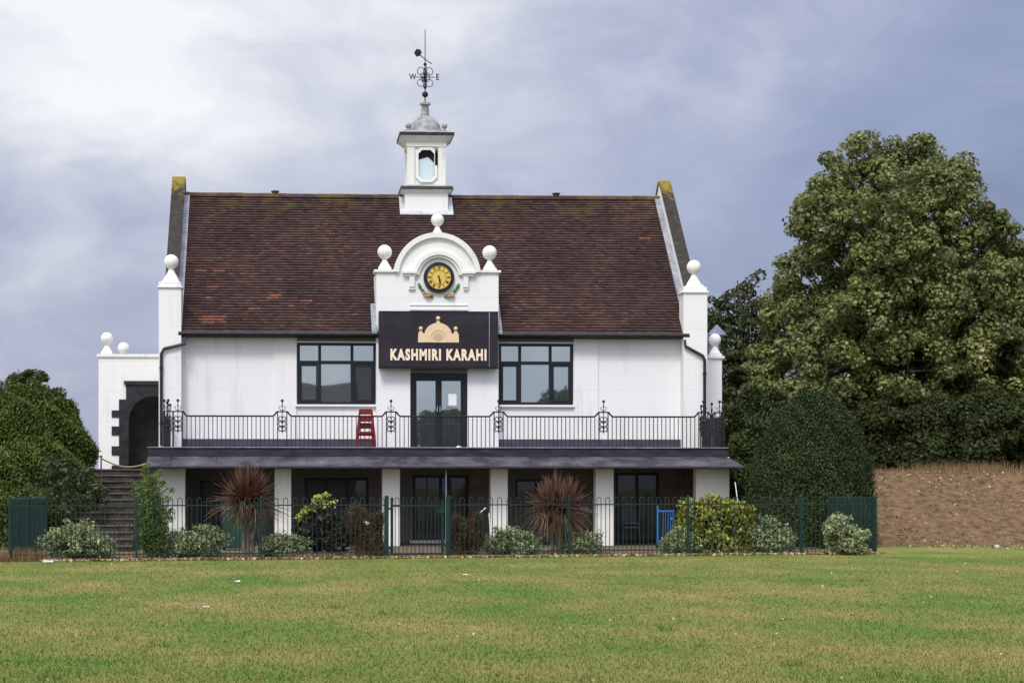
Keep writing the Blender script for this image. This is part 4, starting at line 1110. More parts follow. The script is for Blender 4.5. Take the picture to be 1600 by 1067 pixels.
m = MB(); m.T = lambda a, b, c: (g0.x+d.x*a+n.x*b, g0.y+d.y*a+n.y*b, c)
m.box(Lg-.19, Lg-.02, -.05, -.021, FH-.32, FH-.22); m.tube([(Lg-.17, -.04, FH-.38), (Lg-.03, -.05, FH-.30)], .012, 6); m.box(-.02, .05, -.05, -.021, FH-.25, FH-.21); m.box(-.02, .05, -.05, -.021, .2, .24)
m.build_each('latch', M['fence'], gt_)
for nm, p in (('gate_post', fline(604)), ('gate_post', fline(700))):
    w_ = .042; m = MB(); m.box(p.x-w_, p.x+w_, p.y-w_-.02, p.y+w_-.02, 0, FH+.04)
    o = m.build(nm, M['fence'], gt_)
# brick edging behind the fence
p0, p1 = fline(452)+FN*.25, fline(640)+FN*.25
for (a, b_, lab) in ((fline(452)+FN*.3, fline(598)+FN*.3, 'low brick edging behind the fence between the dark shrub and the gate'),):
    dd_ = (b_-a); Ln = dd_.length; dd_.normalize(); m = MB(); m.T = lambda x_, y_, z_: (a.x+dd_.x*x_-dd_.y*y_, a.y+dd_.y*x_+dd_.x*y_, z_)
    xx = 0
    while xx < Ln: m.box(xx+.005, xx+.215, 0, .1, 0.0, .135+rnd.uniform(-.01, .01)); xx += .225
    tag(m.build('brick_edging', M['brick']), lab, 'edging')

# --- things under the colonnade
def wheelie(px, d):
    X, Y = PD(px, d); t = thing('wheelie_bin', (X, Y, 0), 'dark green wheelie bin beside the left spiky palm', 'bin')
    m = MB(); m.taper(X-.22, X+.22, Y-.25, Y+.25, .06, X-.29, X+.29, Y-.35, Y+.32, .95); m.build('body', M['bin'], t, bevel=.02)
    m = MB(); m.taper(X-.31, X+.31, Y-.38, Y+.34, .955, X-.27, X+.27, Y-.3, Y+.3, 1.04); m.tube([(X-.25, Y+.38, 1.0), (X+.25, Y+.38, 1.0)], .02, 6); m.build('lid', M['bin'], t, bevel=.01)
    for s in (-1, 1):
        m = MB(); m.T = lambda a, b, c, s=s: (X+s*.25+c, Y+.28+a, .10+b); m.lathe([(.09, -.03), (.1, -.02), (.1, .02), (.09, .03)], (0, 0, 0), 14); m.build('wheel', M['black'], t)
wheelie(366, 48.2)
# blue trolley
Xb, Yb = PD(1040, 48.8)
t = thing('blue_trolley', (Xb, Yb, 0), 'bright blue metal trolley frame under the balcony, left of the yellow green bush', 'trolley')
for s in (-1, 1):
    m = MB(); m.tube([(Xb+s*.19, Yb, .1), (Xb+s*.19, Yb, 1.05 if s < 0 else .95)], .022, 8); m.build('upright', M['blue'], t)
m = MB(); m.box(Xb-.17, Xb+.17, Yb-.012, Yb+.012, .9, .94)
for k in range(5): m.tube([(Xb-.12+.06*k, Yb, .2), (Xb-.12+.06*k, Yb, .92)], .008, 6)
m.build('back_grid', M['blue'], t)
m = MB(); m.box(Xb-.2, Xb+.2, Yb-.3, Yb, .12, .15); m.build('platform', M['blue'], t)
for s in (-1, 1):
    m = MB(); m.T = lambda a, b, c, s=s: (Xb+s*.21+c, Yb+a, .10+b); m.lathe([(.08, -.02), (.1, -.015), (.1, .015), (.08, .02)], (0, 0, 0), 14); m.build('wheel', M['black'], t)
# folded grey table / stacked chairs in the shade
def shade_chair(px, d, lab, k=0):
    X, Y = PD(px, d); z = .008+.1*k
    t = thing('stacking_chair', (X, Y, z), lab, 'chair', 'grey chairs stacked under the balcony')
    for sx in (-1, 1):
        for sy_ in (-1, 1):
            m = MB(); m.tube([(X+sx*.22, Y+sy_*.22, z), (X+sx*.18, Y+sy_*.18, z+.44)], .014, 6); m.build('leg', M['frame'], t)
    m = MB(); m.box(X-.2, X+.2, Y-.2, Y+.2, z+.44, z+.47); m.build('seat', M['asphalt_band'], t, bevel=.01)
    m = MB(); m.prism_x([(Y+.17, z+.5), (Y+.2, z+.5), (Y+.27, z+.86), (Y+.24, z+.86)], X-.19, X+.19); m.build('backrest', M['asphalt_band'], t, bevel=.01)
shade_chair(985, 52.3, 'grey stacking chair at the bottom of the small stack right of the fifth column', 0)
shade_chair(985, 52.3, 'grey stacking chair on top of the small stack right of the fifth column', 1)
# white pole leaning between column and fence
X, Y = PD(766, 46.5)
m = MB(); m.tube([(X+.05, Y, .02), (X-.03, Y, .9)], .012, 6); m.tube([(X-.24, Y, .9), (X-.1, Y-.02, 1.02)], .014, 6); tag(m.build('white_pole', M['paper']), 'thin white pole leaning in front of the fourth column', 'pole')
X, Y = PD(1150, 48.5)
m = MB(); m.tube([(X+.2, Y, .02), (X, Y+.1, ZD(753, 48.5))], .012, 6); tag(m.build('white_cane', M['paper']), 'thin white garden cane leaning behind the yellow green bush', 'cane')

# ================================================================== VEGETATION
M['maple'] = leafmat('maple_leaves', [(0, (.035, .05, .014)), (.4, (.115, .145, .04)), (.75, (.245, .26, .085)), (1, (.42, .41, .17))], scale=.9, isl=.5, trans=.25, spec=.45)
M['darkleaf'] = leafmat('dark_leaves', [(0, (.018, .028, .010)), (.6, (.048, .062, .022)), (1, (.12, .14, .055))], scale=.9, spec=.1, rough=.8)
M['midleaf'] = leafmat('mid_leaves', [(0, (.028, .042, .018)), (.6, (.07, .09, .036)), (1, (.14, .16, .065))], scale=.6)
M['conifer'] = leafmat('conifer_sprays', [(0, (.028, .050, .009)), (.6, (.075, .115, .018)), (1, (.16, .20, .04))], scale=.8, isl=.7, trans=.1)
M['conifer_mid'] = leafmat('dome_conifer_sprays', [(0, (.016, .030, .009)), (.6, (.038, .062, .017)), (1, (.08, .115, .035))], scale=.8, isl=.8, trans=.1)
M['conifer_dark'] = leafmat('clipped_conifer_sprays', [(0, (.018, .032, .009)), (.6, (.048, .068, .017)), (1, (.095, .12, .032))], scale=.8, isl=.7, trans=.1)
M['core'] = pmat('dark_foliage_core', (.012, .016, .008), (.02, .02, .012), rough=1, scale=5)  # for solid dark cores added inside foliage to block the view through
M['silver'] = leafmat('silver_leaves', [(0, (.11, .15, .06)), (.45, (.24, .30, .14)), (.8, (.42, .46, .25)), (1, (.66, .66, .42))], scale=4, trans=.15)
M['yellowgreen'] = leafmat('variegated_leaves', [(0, (.05, .075, .015)), (.35, (.17, .19, .03)), (.75, (.36, .36, .07)), (1, (.55, .52, .15))], scale=4, trans=.15)
M['darkpurple'] = leafmat('dark_purple_leaves', [(0, (.012, .014, .010)), (.7, (.035, .032, .022)), (1, (.08, .075, .05))], scale=4, trans=.05)
M['lime'] = leafmat('lime_leaves', [(0, (.20, .24, .04)), (1, (.50, .52, .12))], scale=4)
M['brownhedge'] = leafmat('dry_brown_twigs', [(0, (.035, .022, .014)), (.6, (.10, .062, .035)), (1, (.20, .13, .075))], scale=4, trans=.05)
M['bamboo'] = leafmat('fresh_green_leaves', [(0, (.05, .09, .02)), (.6, (.13, .21, .05)), (1, (.27, .36, .12))], scale=3)
M['cord_top'] = leafmat('cordyline_bronze', [(0, (.05, .022, .018)), (.6, (.14, .065, .042)), (1, (.32, .20, .13))], scale=4, trans=.1)
M['cord_low'] = leafmat('cordyline_straw', [(0, (.10, .085, .03)), (.6, (.22, .17, .08)), (1, (.40, .32, .18))], scale=4, trans=.1)
M['straw'] = leafmat('dry_grass', [(0, (.13, .08, .035)), (.6, (.27, .18, .09)), (1, (.42, .31, .17))], scale=3)
M['litter'] = leafmat('fallen_leaves', [(0, (.15, .09, .045)), (.5, (.33, .22, .12)), (1, (.60, .50, .34))], scale=3, trans=.05)

def puff_leaves(centres, radii, per, ln, wd, upbias=.35, shell=.55, jit=.5):
    cs = []; ns = []
    for c, r_ in zip(centres, radii):
        k = max(4, int(per*rng.uniform(.7, 1.3)))
        d = rdirs(k); d[:, 2] += upbias*rng.random(k); d = norm(d)
        rr = r_*(shell + (1-shell)*rng.random(k)**.6)
        p = np.array(c)[None] + d*rr[:, None]*np.array([1, 1, .8])
        cs.append(p); ns.append(norm(d + rng.normal(size=(k, 3))*jit + np.array([0, 0, .3])))
    c = np.concatenate(cs); n = np.concatenate(ns)
    s = rng.uniform(.55, 1.5, len(c))
    return leaf_arrays(c, n, ln*s, wd*s)
def tree(name, label, cat, base, blobs, npuff, puffr, per, ln, wd, mat, trunk_r=.3, group=None, bark='bark', core=0, limbs=True, shell=.55, inside=.75):
    """blobs: (x,y,z,r) in world metres"""
    t = thing(name, base, label, cat, group)
    bl = np.array(blobs); wts = bl[:, 3]**2; wts /= wts.sum()
    cen = []; rad = []
    tries = 0
    while len(cen) < npuff and tries < npuff*30:
        tries += 1
        i = rng.choice(len(bl), p=wts); d = rdirs(1)[0]
        p = bl[i, :3] + d*bl[i, 3]*rng.uniform(.62, 1.0)
        dist = np.linalg.norm(bl[:, :3]-p, axis=1)/bl[:, 3]; dist[i] = 9
        if dist.min() < inside and rng.random() > .15: continue
        if p[2] < base[2]+.15: continue
        cen.append(p); rad.append(puffr*rng.uniform(.55, 1.35))
    V, Fi = puff_leaves(cen, rad, per, ln, wd, shell=shell)
    # loose twigs poking out of the outline
    mesh_np('crown', V, Fi, mat, t)
    m = MB(); b = Vector(base); topc = Vector(bl[:, :3].mean(axis=0))
    hgt = topc.z-b.z
    if trunk_r:
        m.tube([b, b.lerp(topc, .3)+Vector((.1*trunk_r, 0, 0)), b.lerp(topc, .65), topc], trunk_r, 10, r1=trunk_r*.45)
        if limbs:
            order = sorted(range(len(cen)), key=lambda _: rnd.random())
            for i in range(len(bl)):
                st = b.lerp(topc, rnd.uniform(.35, .9)); en = Vector(bl[i, :3]); mid = st.lerp(en, .5)+Vector((rnd.uniform(-.2, .2), rnd.uniform(-.2, .2), .15*(en-st).length))
                m.tube([st, mid, en], trunk_r*.32, 7, r1=trunk_r*.1)
            for i in order[:min(len(cen), 90)]:
                pb = Vector(cen[i]); j = int(np.argmin(np.linalg.norm(bl[:, :3]-cen[i], axis=1))); st = Vector(bl[j, :3])
                m.tube([st, st.lerp(pb, .5)+Vector((0, 0, .1)), pb], trunk_r*.1, 5, r1=.01)
        m.build('trunk', M[bark], t, smooth=True)
    if core:
        m = MB()
        for x_, y_, z_, r_ in blobs: m.sphere((x_, y_, z_), r_*core, 14, 10)
        m.build('foliage_core', M['core'], t)
    return t
def blob(px, py, rpx, d, off=0):
    s = F/d; x_, y_ = PD(px, d+off); return (x_, y_, ZD(py, d), rpx/s)

# great maple on the bank
dm = 67
B = []
for px, py, r_ in ((1350, 235, 36), (1395, 235, 34), (1350, 215, 20), (1445, 240, 38), (1310, 280, 45), (1390, 300, 75), (1475, 295, 50), (1500, 285, 34), (1290, 340, 48), (1285, 300, 30), (1500, 345, 52), (1545, 350, 35), (1400, 390, 90), (1275, 415, 55), (1530, 390, 55), (1240, 470, 50), (1350, 480, 80),
                   (1480, 440, 85), (1570, 440, 70), (1225, 530, 50), (1300, 560, 75), (1420, 560, 90), (1530, 540, 90), (1620, 480, 90), (1245, 590, 55), (1330, 640, 60), (1430, 650, 65), (1510, 640, 60), (1600, 600, 75), (1640, 560, 70), (1560, 630, 55), (1212, 500, 26), (1224, 393, 17), (1572, 350, 26), (1448, 222, 20), (1300, 250, 18), (1500, 255, 16), (1600, 400, 35), (1390, 690, 40), (1460, 690, 36), (1290, 650, 45), (1278, 385, 42), (1280, 325, 40), (1550, 690, 40), (1600, 670, 50), (1340, 700, 35), (1250, 350, 16), (1190, 565, 30), (1200, 620, 40)):
    py += 7; r_ -= 5
    B.append(blob(px, py, r_, dm, rnd.uniform(-1.6, 1.2)))
    if r_ > 60: B.append(blob(px+rnd.uniform(-30, 30), py+20, r_*.8, dm, -2.4)); B.append(blob(px, py, r_*.8, dm, 2.2))
bxy = PD(1440, dm)
tree('maple_tree', 'huge olive green broadleaf tree with rounded lumpy crown at right', 'tree', (bxy[0], bxy[1], 2.0), B, 1650, .43, 165, .112, .095, M['maple'], .42, shell=.45, inside=.62)
# dark tree behind the right wing
B = [blob(px, py, r_, 72, rnd.uniform(-1, 1)) for px, py, r_ in ((1150, 470, 22), (1168, 445, 14), (1184, 432, 9), (1130, 478, 14), (1118, 470, 7), (1152, 440, 7), (1115, 500, 12), (1160, 520, 42), (1195, 500, 30), (1135, 560, 40), (1180, 580, 45), (1150, 630, 50), (1210, 560, 40), (1200, 640, 50), (1120, 520, 22), (1170, 700, 60), (1125, 680, 40))]
bxy = PD(1165, 72)
tree('broadleaf_tree', 'dark green loose leaved tree between the right wing and the great olive tree', 'tree', (bxy[0], bxy[1], 0), B, 560, .26, 60, .11, .085, M['midleaf'], .2)
# understorey below the great tree
for px, lab, rr in ((1400, 'dark evergreen thicket under the great tree nearest the clipped hedges', 80), (1490, 'dark evergreen bush under the middle of the great tree', 80), (1580, 'dark bush under the great tree at the right edge of the picture', 90)):
    d = 63
    B = [blob(px+a, (690 if px < 1550 else 668)+b_+rnd.uniform(-18, 18), r_*rnd.uniform(.75, 1.15), d, rnd.uniform(-.6, .6)) for a, b_, r_ in ((0, 0, 45), (-40, 22, 38), (42, 12, 40), (-18, 50, 36), (30, 45, 34), (-30, -22, 26), (22, -38 if px > 1450 else -14, 24), (-8, -30, 20))]
    bxy = PD(px, d)
    tree('understorey_bush', lab, 'bush', (bxy[0], bxy[1], 1.95), B, 240, .35, 130, .11, .08, M['darkleaf'], .1, group='dark bushes on the bank under the great tree')
# farther wood behind the bank
B = []
for i in range(26):
    px = 1100+i*26; B.append(blob(px, 655+rnd.uniform(-25, 25), 70, 95, rnd.uniform(-3, 3)))
V, Fi = puff_leaves([b[:3] for b in B for _ in range(3)], [b[3]*rnd.uniform(.8, 1.15) for b in B for _ in range(3)], 900, .26, .2, shell=.7)
tag(mesh_np('distant_wood', V, Fi, M['darkleaf']), 'dark wood closing the view behind the bank', 'wood', kind='stuff')

def hedge_shape(name, label, base, pts_fn, n, ln, wd, mat, group=None, cat='hedge', core=True, cells=(26, 14), lumpy=1.0):
    """dense clipped evergreen. pts_fn(u, v) -> (p, normal) over its surface, u around, v up"""
    t = thing(name, base, label, cat, group)
    u = rng.random(n); v = rng.random(n)**.9
    P_, N_ = pts_fn(u, v)
    dep = rng.random(n)**2*.32
    lump = lumpy*1.0*(.10*np.sin(P_[:, 0]*4.1+P_[:, 2]*2.3) + .09*np.sin(P_[:, 2]*5.3+P_[:, 1]*3) + .08*np.sin(P_[:, 0]*9+P_[:, 2]*8))
    P_ = P_ + N_*(lump - dep + rng.normal(size=n)*.05)[:, None]
    tdir = N_*.9 + np.array([0, 0, .8]) + rng.normal(size=(n, 3))*.5
    nn = norm(N_ + rng.normal(size=(n, 3))*.75)
    s = rng.uniform(.6, 1.4, n)
    V, Fi = leaf_arrays(P_, nn, ln*s, wd*s, tdir=tdir)
    mesh_np('foliage', V, Fi, mat, t)
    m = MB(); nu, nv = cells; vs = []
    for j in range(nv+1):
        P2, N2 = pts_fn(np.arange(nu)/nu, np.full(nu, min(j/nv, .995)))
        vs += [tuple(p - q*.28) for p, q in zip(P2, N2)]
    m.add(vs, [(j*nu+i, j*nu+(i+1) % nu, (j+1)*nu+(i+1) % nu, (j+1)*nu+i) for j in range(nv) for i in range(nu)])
    m.build('foliage_core', M['core'], t)  # solid dark shell added behind the leaves, not modelled branches
    return t
def dome_fn(cx, cy, rx, ry, H, square=2.6, ex=.62, z0=0.0, lean=0.0, top=1.0):
    def fn(u, v):
        a = u*2*PI
        ca, sa = np.cos(a), np.sin(a)
        # v from 0 (bottom) to 1 (top): straight side then rounded top
        q = v*PI/2
        rr = np.maximum(np.cos(q), 0)**(ex if square < 4 else .2)
        hh = np.sin(q)**(.95)*H
        k = (np.abs(ca)**square + np.abs(sa)**square)**(-1/square)
        P_ = np.stack([cx+rx*rr*ca*k+lean*hh, cy+ry*rr*sa*k, z0+hh], 1)
        N_ = norm(np.stack([ca*np.cos(q), sa*np.cos(q), np.sin(q)**1.5], 1))
        return P_, N_
    return fn
X, Y = PD(1268, 51.0); s = F/51.0
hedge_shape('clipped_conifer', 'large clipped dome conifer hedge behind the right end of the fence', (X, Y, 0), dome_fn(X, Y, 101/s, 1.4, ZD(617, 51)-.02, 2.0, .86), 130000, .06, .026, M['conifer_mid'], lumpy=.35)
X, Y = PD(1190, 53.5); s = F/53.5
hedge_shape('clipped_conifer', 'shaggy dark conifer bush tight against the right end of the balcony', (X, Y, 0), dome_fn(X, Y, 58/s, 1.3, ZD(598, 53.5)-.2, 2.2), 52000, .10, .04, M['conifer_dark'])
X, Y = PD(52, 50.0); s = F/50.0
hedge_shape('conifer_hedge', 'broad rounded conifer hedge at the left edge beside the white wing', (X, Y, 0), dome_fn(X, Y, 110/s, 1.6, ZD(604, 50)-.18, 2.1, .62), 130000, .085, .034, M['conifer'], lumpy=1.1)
# ivy-like lighter bush clinging to the hedge foot
B = [blob(px, py, r_, 48.0, 0) for px, py, r_ in ((85, 730, 22), (120, 750, 26), (70, 770, 26), (110, 790, 28), (150, 780, 20))]
bxy = PD(100, 48); tree('hedge_bush', 'lighter broadleaf bush growing out of the foot of the left conifer hedge', 'bush', (bxy[0], bxy[1], 0), B, 60, .16, 34, .085, .06, M['midleaf'], .04)
# dark irregular conifer behind
B = [blob(px, py, r_, 60, rnd.uniform(-.5, .5)) for px, py, r_ in ((48, 580, 9), (32, 598, 16), (64, 600, 14), (84, 622, 14), (18, 630, 22), (50, 628, 30), (90, 650, 22), (0, 650, 36), (60, 680, 46))]
bxy = PD(50, 60); tree('conifer_tree', 'dark pointed conifer rising behind the left hedge', 'tree', (bxy[0], bxy[1], 0), B, 300, .18, 110, .09, .04, M['conifer_dark'], .15)
# thin bare tree at left edge
bx_, by_ = PD(2, 62)
t = thing('bare_tree', (bx_, by_, 0), 'thin twiggy almost leafless tree top at the left edge', 'tree')
m = MB(); m.tube([(bx_, by_, 0), (bx_+.05, by_, 3.5), (bx_, by_, 4.7)], .08, 7, r1=.03); m.build('trunk', M['bark'], t)
m = MB(); lc = []
for i in range(60):
    a = rnd.uniform(0, 2*PI); L_ = rnd.uniform(.5, 1.1); st = Vector((bx_, by_, rnd.uniform(3.6, 4.6))); e = st+Vector((math.cos(a)*L_*.7, math.sin(a)*L_*.7, L_*rnd.uniform(.2, .75)))
    m.tube([st, st.lerp(e, .5)+Vector((0, 0, .08)), e], .012, 4, r1=.003); lc.append(np.array(e)); lc.append(np.array(st.lerp(e, .7)))
m.build('twigs', M['bark'], t)
V, Fi = puff_leaves(lc, [.1]*len(lc), 5, .05, .035); mesh_np('leaves', V, Fi, M['midleaf'], t)

def shrub(name, label, px, py_top, halfw, d, ln, wd, mat, npuff=70, per=40, pr=.16, group=None, cat='shrub', stems=True, flat=False, core=.0):
    s = F/d; X, Y = PD(px, d); W = halfw/s*1.22; H = ZD(py_top, d)+.08
    B = []
    nb = rnd.randint(6, 11)
    for i in range(nb):
        a = rnd.uniform(-1, 1); rr = W*rnd.uniform(.30, .45); hh = (H-rr)*rnd.uniform(.25, 1)*(1 if flat else math.sqrt(max(.12, 1-a*a*.8)))
        B.append((X+a*(W-rr), Y+rnd.uniform(-.5, .5)*W*.6, max(hh, rr*.75), rr))
    B.append((X, Y, H-W*.38, W*.38))
    t = thing(name, (X, Y, .0), label, cat, group)
    bl = np.array(B); cen = []; rad = []
    while len(cen) < npuff:
        i = rng.integers(len(bl)); dd_ = rdirs(1)[0]; p = bl[i, :3]+dd_*bl[i, 3]*rng.uniform(.5, 1)
        if p[2] < .06: p[2] = .06+rng.random()*.1
        cen.append(p); rad.append(pr*rng.uniform(.5, 1.6))
    V, Fi = puff_leaves(cen, rad, per, ln, wd, upbias=.6, shell=.2, jit=.7); mesh_np('foliage', V, Fi, mat, t)
    m = MB()
    for c in cen[::2]: m.tube([(X+rnd.uniform(-.1, .1), Y+rnd.uniform(-.1, .1), 0), tuple(np.array([X, Y, 0])*.4+c*.6-np.array([0, 0, 0])), tuple(c)], .010, 4, r1=.004)
    m.build('stems', M['bark'], t)
    if core:
        m = MB()
        for b_ in B: m.sphere(b_[:3], b_[3]*core, 10, 8)
        m.build('foliage_core', M['core'], t)
    return t
def dfl(px): p = fline(px); return p.x*S_ + p.y*C_
gs = 'silver leaved shrubs along the fence'
for px, pt, hw_, lab, off in ((120, 812, 50, 'pale silver green shrub in front of the stone steps', .5), (318, 817, 54, 'silver green shrub between the tall fresh green bush and the left spiky palm', .8), (444, 843, 38, 'low silver green shrub between the left spiky palm and the dark leaved bush', .6), (800, 826, 48, 'silver green shrub left of the right spiky palm below the fourth column', .6),
                         (925, 836, 40, 'low silver green shrub at the foot of the fifth column', .6), (1062, 832, 34, 'low silver green shrub at the left foot of the yellow green bush', .4), (1198, 812, 44, 'silver green shrub at the right foot of the yellow green bush', .6), (1310, 809, 46, 'pale silver green shrub before the right end of the fence', -.35)):
    shrub('silver_shrub', lab, px, pt, hw_, dfl(px)+off, .072, .034, M['silver'], 190, 34, .13, gs)
d = dfl(1121)+.9; X, Y = PD(1119, d)
vb = hedge_shape('variegated_bush', 'rounded glossy yellow green bush before the last wide column', (X, Y, 0), dome_fn(X, Y, 67*d/F, .7, ZD(773, d)+.02, 2.0, .95), 9000, .105, .05, M['yellowgreen'], cat='shrub', lumpy=.9)
shrub('dark_bush', 'dark purplish bush topped with lime green leaves, between the second and third columns', 502, 790, 50, dfl(502)+.8, .075, .045, M['darkpurple'], 190, 46, .15, core=.6)
d_ = dfl(500)+.6
B = [blob(px, py, r_, d_) for px, py, r_ in ((495, 780, 12), (508, 777, 11), (518, 787, 12), (480, 795, 9), (468, 808, 8), (475, 800, 8), (490, 792, 9), (505, 790, 9))]
o_ = [o for o in bpy.data.objects if o.name.startswith('dark_bush')][0]
V, Fi = puff_leaves([b[:3] for b in B], [b[3] for b in B], 34, .10, .045, upbias=.6, shell=.2); mesh_np('lime_shoots', V, Fi, M['lime'], o_)
for px, lab in ((577, 'square dry brown hedge left of the green gate'), (729, 'square dry brown hedge right of the green gate')):
    d = dfl(px)+.45; s = F/d; X, Y = PD(px, d)
    hedge_shape('brown_hedge', lab, (X, Y, 0), dome_fn(X, Y, 24/s, .3, ZD(804, d), 5), 24000, .038, .013, M['brownhedge'], 'dry brown hedges beside the gate')
X, Y = PD(572, dfl(577)+.1); o_ = [o for o in bpy.data.objects if o.name.startswith('brown_hedge')][0]
m = MB()
for i in range(5): m.sphere((X+rnd.uniform(-.04, .04), Y+rnd.uniform(-.02, .02), ZD(817, dfl(577))+rnd.uniform(-.03, .03)), .03, 8, 6)
m.build('white_bloom', M['paper'], o_)
# tall fresh green bush at the steps
d = dfl(243)+.6; X, Y = PD(243, d)
t = thing('bamboo_bush', (X, Y, 0), 'tall fresh green feathery bush in front of the first column', 'bush')
m = MB(); cen = []
for i in range(46):
    a = rnd.uniform(-1, 1); ht = rnd.uniform(.7, 2.15)*(1-.25*abs(a)); b = Vector((X+a*.12, Y+rnd.uniform(-.15, .15), 0)); e = Vector((X+a*.42-.05, Y+rnd.uniform(-.35, .35), ht))
    m.tube([b, b.lerp(e, .5)+Vector((0, 0, .1)), e], .012, 4, r1=.004)
    for k in range(7): cen.append(np.array(b.lerp(e, .2+.8*k/6)+Vector((rnd.uniform(-.07, .07), rnd.uniform(-.07, .07), 0))))
m.build('stems', M['bamboo'], t)
V, Fi = puff_leaves(cen, [.11]*len(cen), 15, .095, .026, upbias=-.2, shell=.1, jit=.9); mesh_np('foliage', V, Fi, M['bamboo'], t)
# spiky palms
def cordyline(px, pyc, rpx, d, label, stems, bend=.3):
    s = F/d; X, Y = PD(px, d); Zc = ZD(pyc, d); Rr = rpx/s
    t = thing('spiky_palm', (X, Y, 0), label, 'palm', 'bronze spiky palms behind the fence')
    heads = []
    m = MB()
    for k, (sx, hz_) in enumerate(stems):
        hp = Vector((X+sx*.35*Rr, Y+rnd.uniform(-.15, .15), Zc+hz_)); heads.append(hp)
        m.tube([(X+sx*.12, Y, 0), (X+sx*.16, Y, Zc*.5), hp], .045, 8, r1=.04)
    m.build('trunk', M['palebark'], t)
    for nm, mat, n, lo, hi, ph in (('upper_blades', M['cord_top'], 290, -.22, 1.0, 1), ('lower_blades', M['cord_low'], 70, -.85, .0, 0)):
        V = []; Fi = []
        for hp in heads:
            for i in range(n):
                el = rnd.uniform(lo, hi)*PI/2*(.98); az = rnd.uniform(0, 2*PI)
                dv = Vector((math.cos(az)*math.cos(el), math.sin(az)*math.cos(el), math.sin(el))); side = dv.cross(Vector((0, 0, 1)))
                if side.length < .05: side = Vector((1, 0, 0))
                side.normalize(); side = (side*math.cos(.6)+Vector((0, 0, 1))*math.sin(rnd.uniform(-.6, .6))).normalized()
                L_ = Rr*(rnd.uniform(.65, 1.2) if ph else rnd.uniform(.4, .85)); w_ = .019; pts = []
                for k in range(5):
                    q = k/4; c = hp + dv*L_*q - Vector((0, 0, 1))*(bend*L_*q*q*(1-max(0, dv.z))); ww = w_*(1-.85*q) if k else w_*.7
                    pts += [c-side*ww, c+side*ww]
                b = len(V); V += [tuple(p) for p in pts]
                for k in range(4): Fi.append((b+2*k, b+2*k+1, b+2*k+3, b+2*k+2))
        mesh_np(nm, np.array(V), np.array(Fi), mat, t)
cordyline(386, 783, 55, dfl(386)+.9, 'bronze spiky palm behind the fence between the first and second columns', ((-.5, 0), (.2, .05), (.7, -.08)))
cordyline(873, 797, 49, dfl(873)+.9, 'bronze spiky palm behind the fence between the fourth and fifth columns', ((-1.0, -.02), (-.2, .12), (.35, -.1), (1.0, .02)), .5)
# dry grass
def tuft(n, fn, hmin, hmax, mat, name, label, w=.006, spread=.4):
    V = []
    for i in range(n):
        x_, y_, z_ = fn(); h_ = rnd.uniform(hmin, hmax); a = rnd.uniform(0, 2*PI); q = rnd.uniform(0, spread)*h_; ww = w*rnd.uniform(.7, 1.4)
        b_ = rnd.uniform(0, PI)
        V += [(x_-math.cos(b_)*ww, y_-math.sin(b_)*ww, z_), (x_+math.cos(b_)*ww, y_+math.sin(b_)*ww, z_), (x_+math.cos(a)*q, y_+math.sin(a)*q, z_+h_)]
    o = mesh_np(name, np.array(V), np.arange(len(V)).reshape(-1, 3), mat, k=3); return tag(o, label, 'grass', kind='stuff')
def fn(): p = fline(rnd.uniform(-60, 72)); q = rnd.uniform(-.12, .6); return (p.x+FN.x*q, p.y+FN.y*q, .01)
tuft(2200, fn, .08, .34, M['straw'], 'dry_grass', 'straw coloured dry grass at the foot of the left fence corner')
def fn():
    x_ = XA(1365, 57)+(24-XA(1365, 57))*rnd.random(); y_ = rnd.uniform(56.8, 60.5) if math.sin(x_*1.7)+math.sin(x_*.6+1)+rnd.random() > .3 else rnd.uniform(58.5, 60.5); return (x_, y_+.35*math.sin(x_*.31), bankz(y_)-.02)
tuft(3800, fn, .02, .16, M['straw'], 'bank_grass', 'dry tan grass along the top of the earth bank', .010)
def fn():
    x_ = rnd.gauss(XA(1515, 59), 1.0); y_ = rnd.uniform(57.5, 60.5); return (x_, y_+.35*math.sin(x_*.31), bankz(y_)-.02)
tuft(1500, fn, .1, .42, M['straw'], 'tall_dry_grass', 'clump of taller dry grass on top of the bank before the dark bushes', .008)
def fn():
    p = fline(rnd.uniform(60, 1375)); q = abs(rnd.gauss(0, .07))-.10; return (p.x+FN.x*q, p.y+FN.y*q, .0)
tuft(4200, fn, .03, .10, M['bamboo'], 'edge_grass', 'longer grass growing along the foot of the fence', .005)
def fn():
    x_ = rnd.uniform(XA(1372, 52), 24); y_ = rnd.uniform(50.2, 52.2)-abs(rnd.gauss(0, .5)); return (x_, y_, max(0, bankz(y_)-.03))
tuft(4200, fn, .02, .09, M['blade'], 'bank_foot_grass', 'grass thinning out at the foot of the earth bank', .008)
def leaf_litter():
    c = []
    for i in range(3400):
        p = fline(rnd.uniform(60, 1370)); q = rnd.gauss(-.08, .15); c.append((p.x+FN.x*q, p.y+FN.y*q, .02+max(0, min(q, 1))*.06))
    for i in range(3500):
        x_ = rnd.uniform(XA(1372, 52), 25); y_ = rnd.uniform(47.5, 58); c.append((x_, y_+.35*math.sin(x_*.31), bankz(y_)+.04))
    for i in range(380):
        d = 15+rnd.random()*28; X_, Y_ = PD(rnd.uniform(0, 1600), d); c.append((X_, Y_, .028))
    c = np.array(c); n = norm(rng.normal(size=(len(c), 3))*1.0+np.array([0, 0, 1.0])); c[:, 2] += .012; s = rng.uniform(.035, .10, len(c))
    s[-380:] *= .5; s[3400:6900] *= rng.uniform(.3, 1, 3500)
    V, Fi = leaf_arrays(c, n, s, s*.75); tag(mesh_np('fallen_leaves', V, Fi, M['litter'], origin=(0, 0, 0)), 'pale dry fallen leaves scattered along the fence, bank and lawn', 'leaves', kind='stuff')
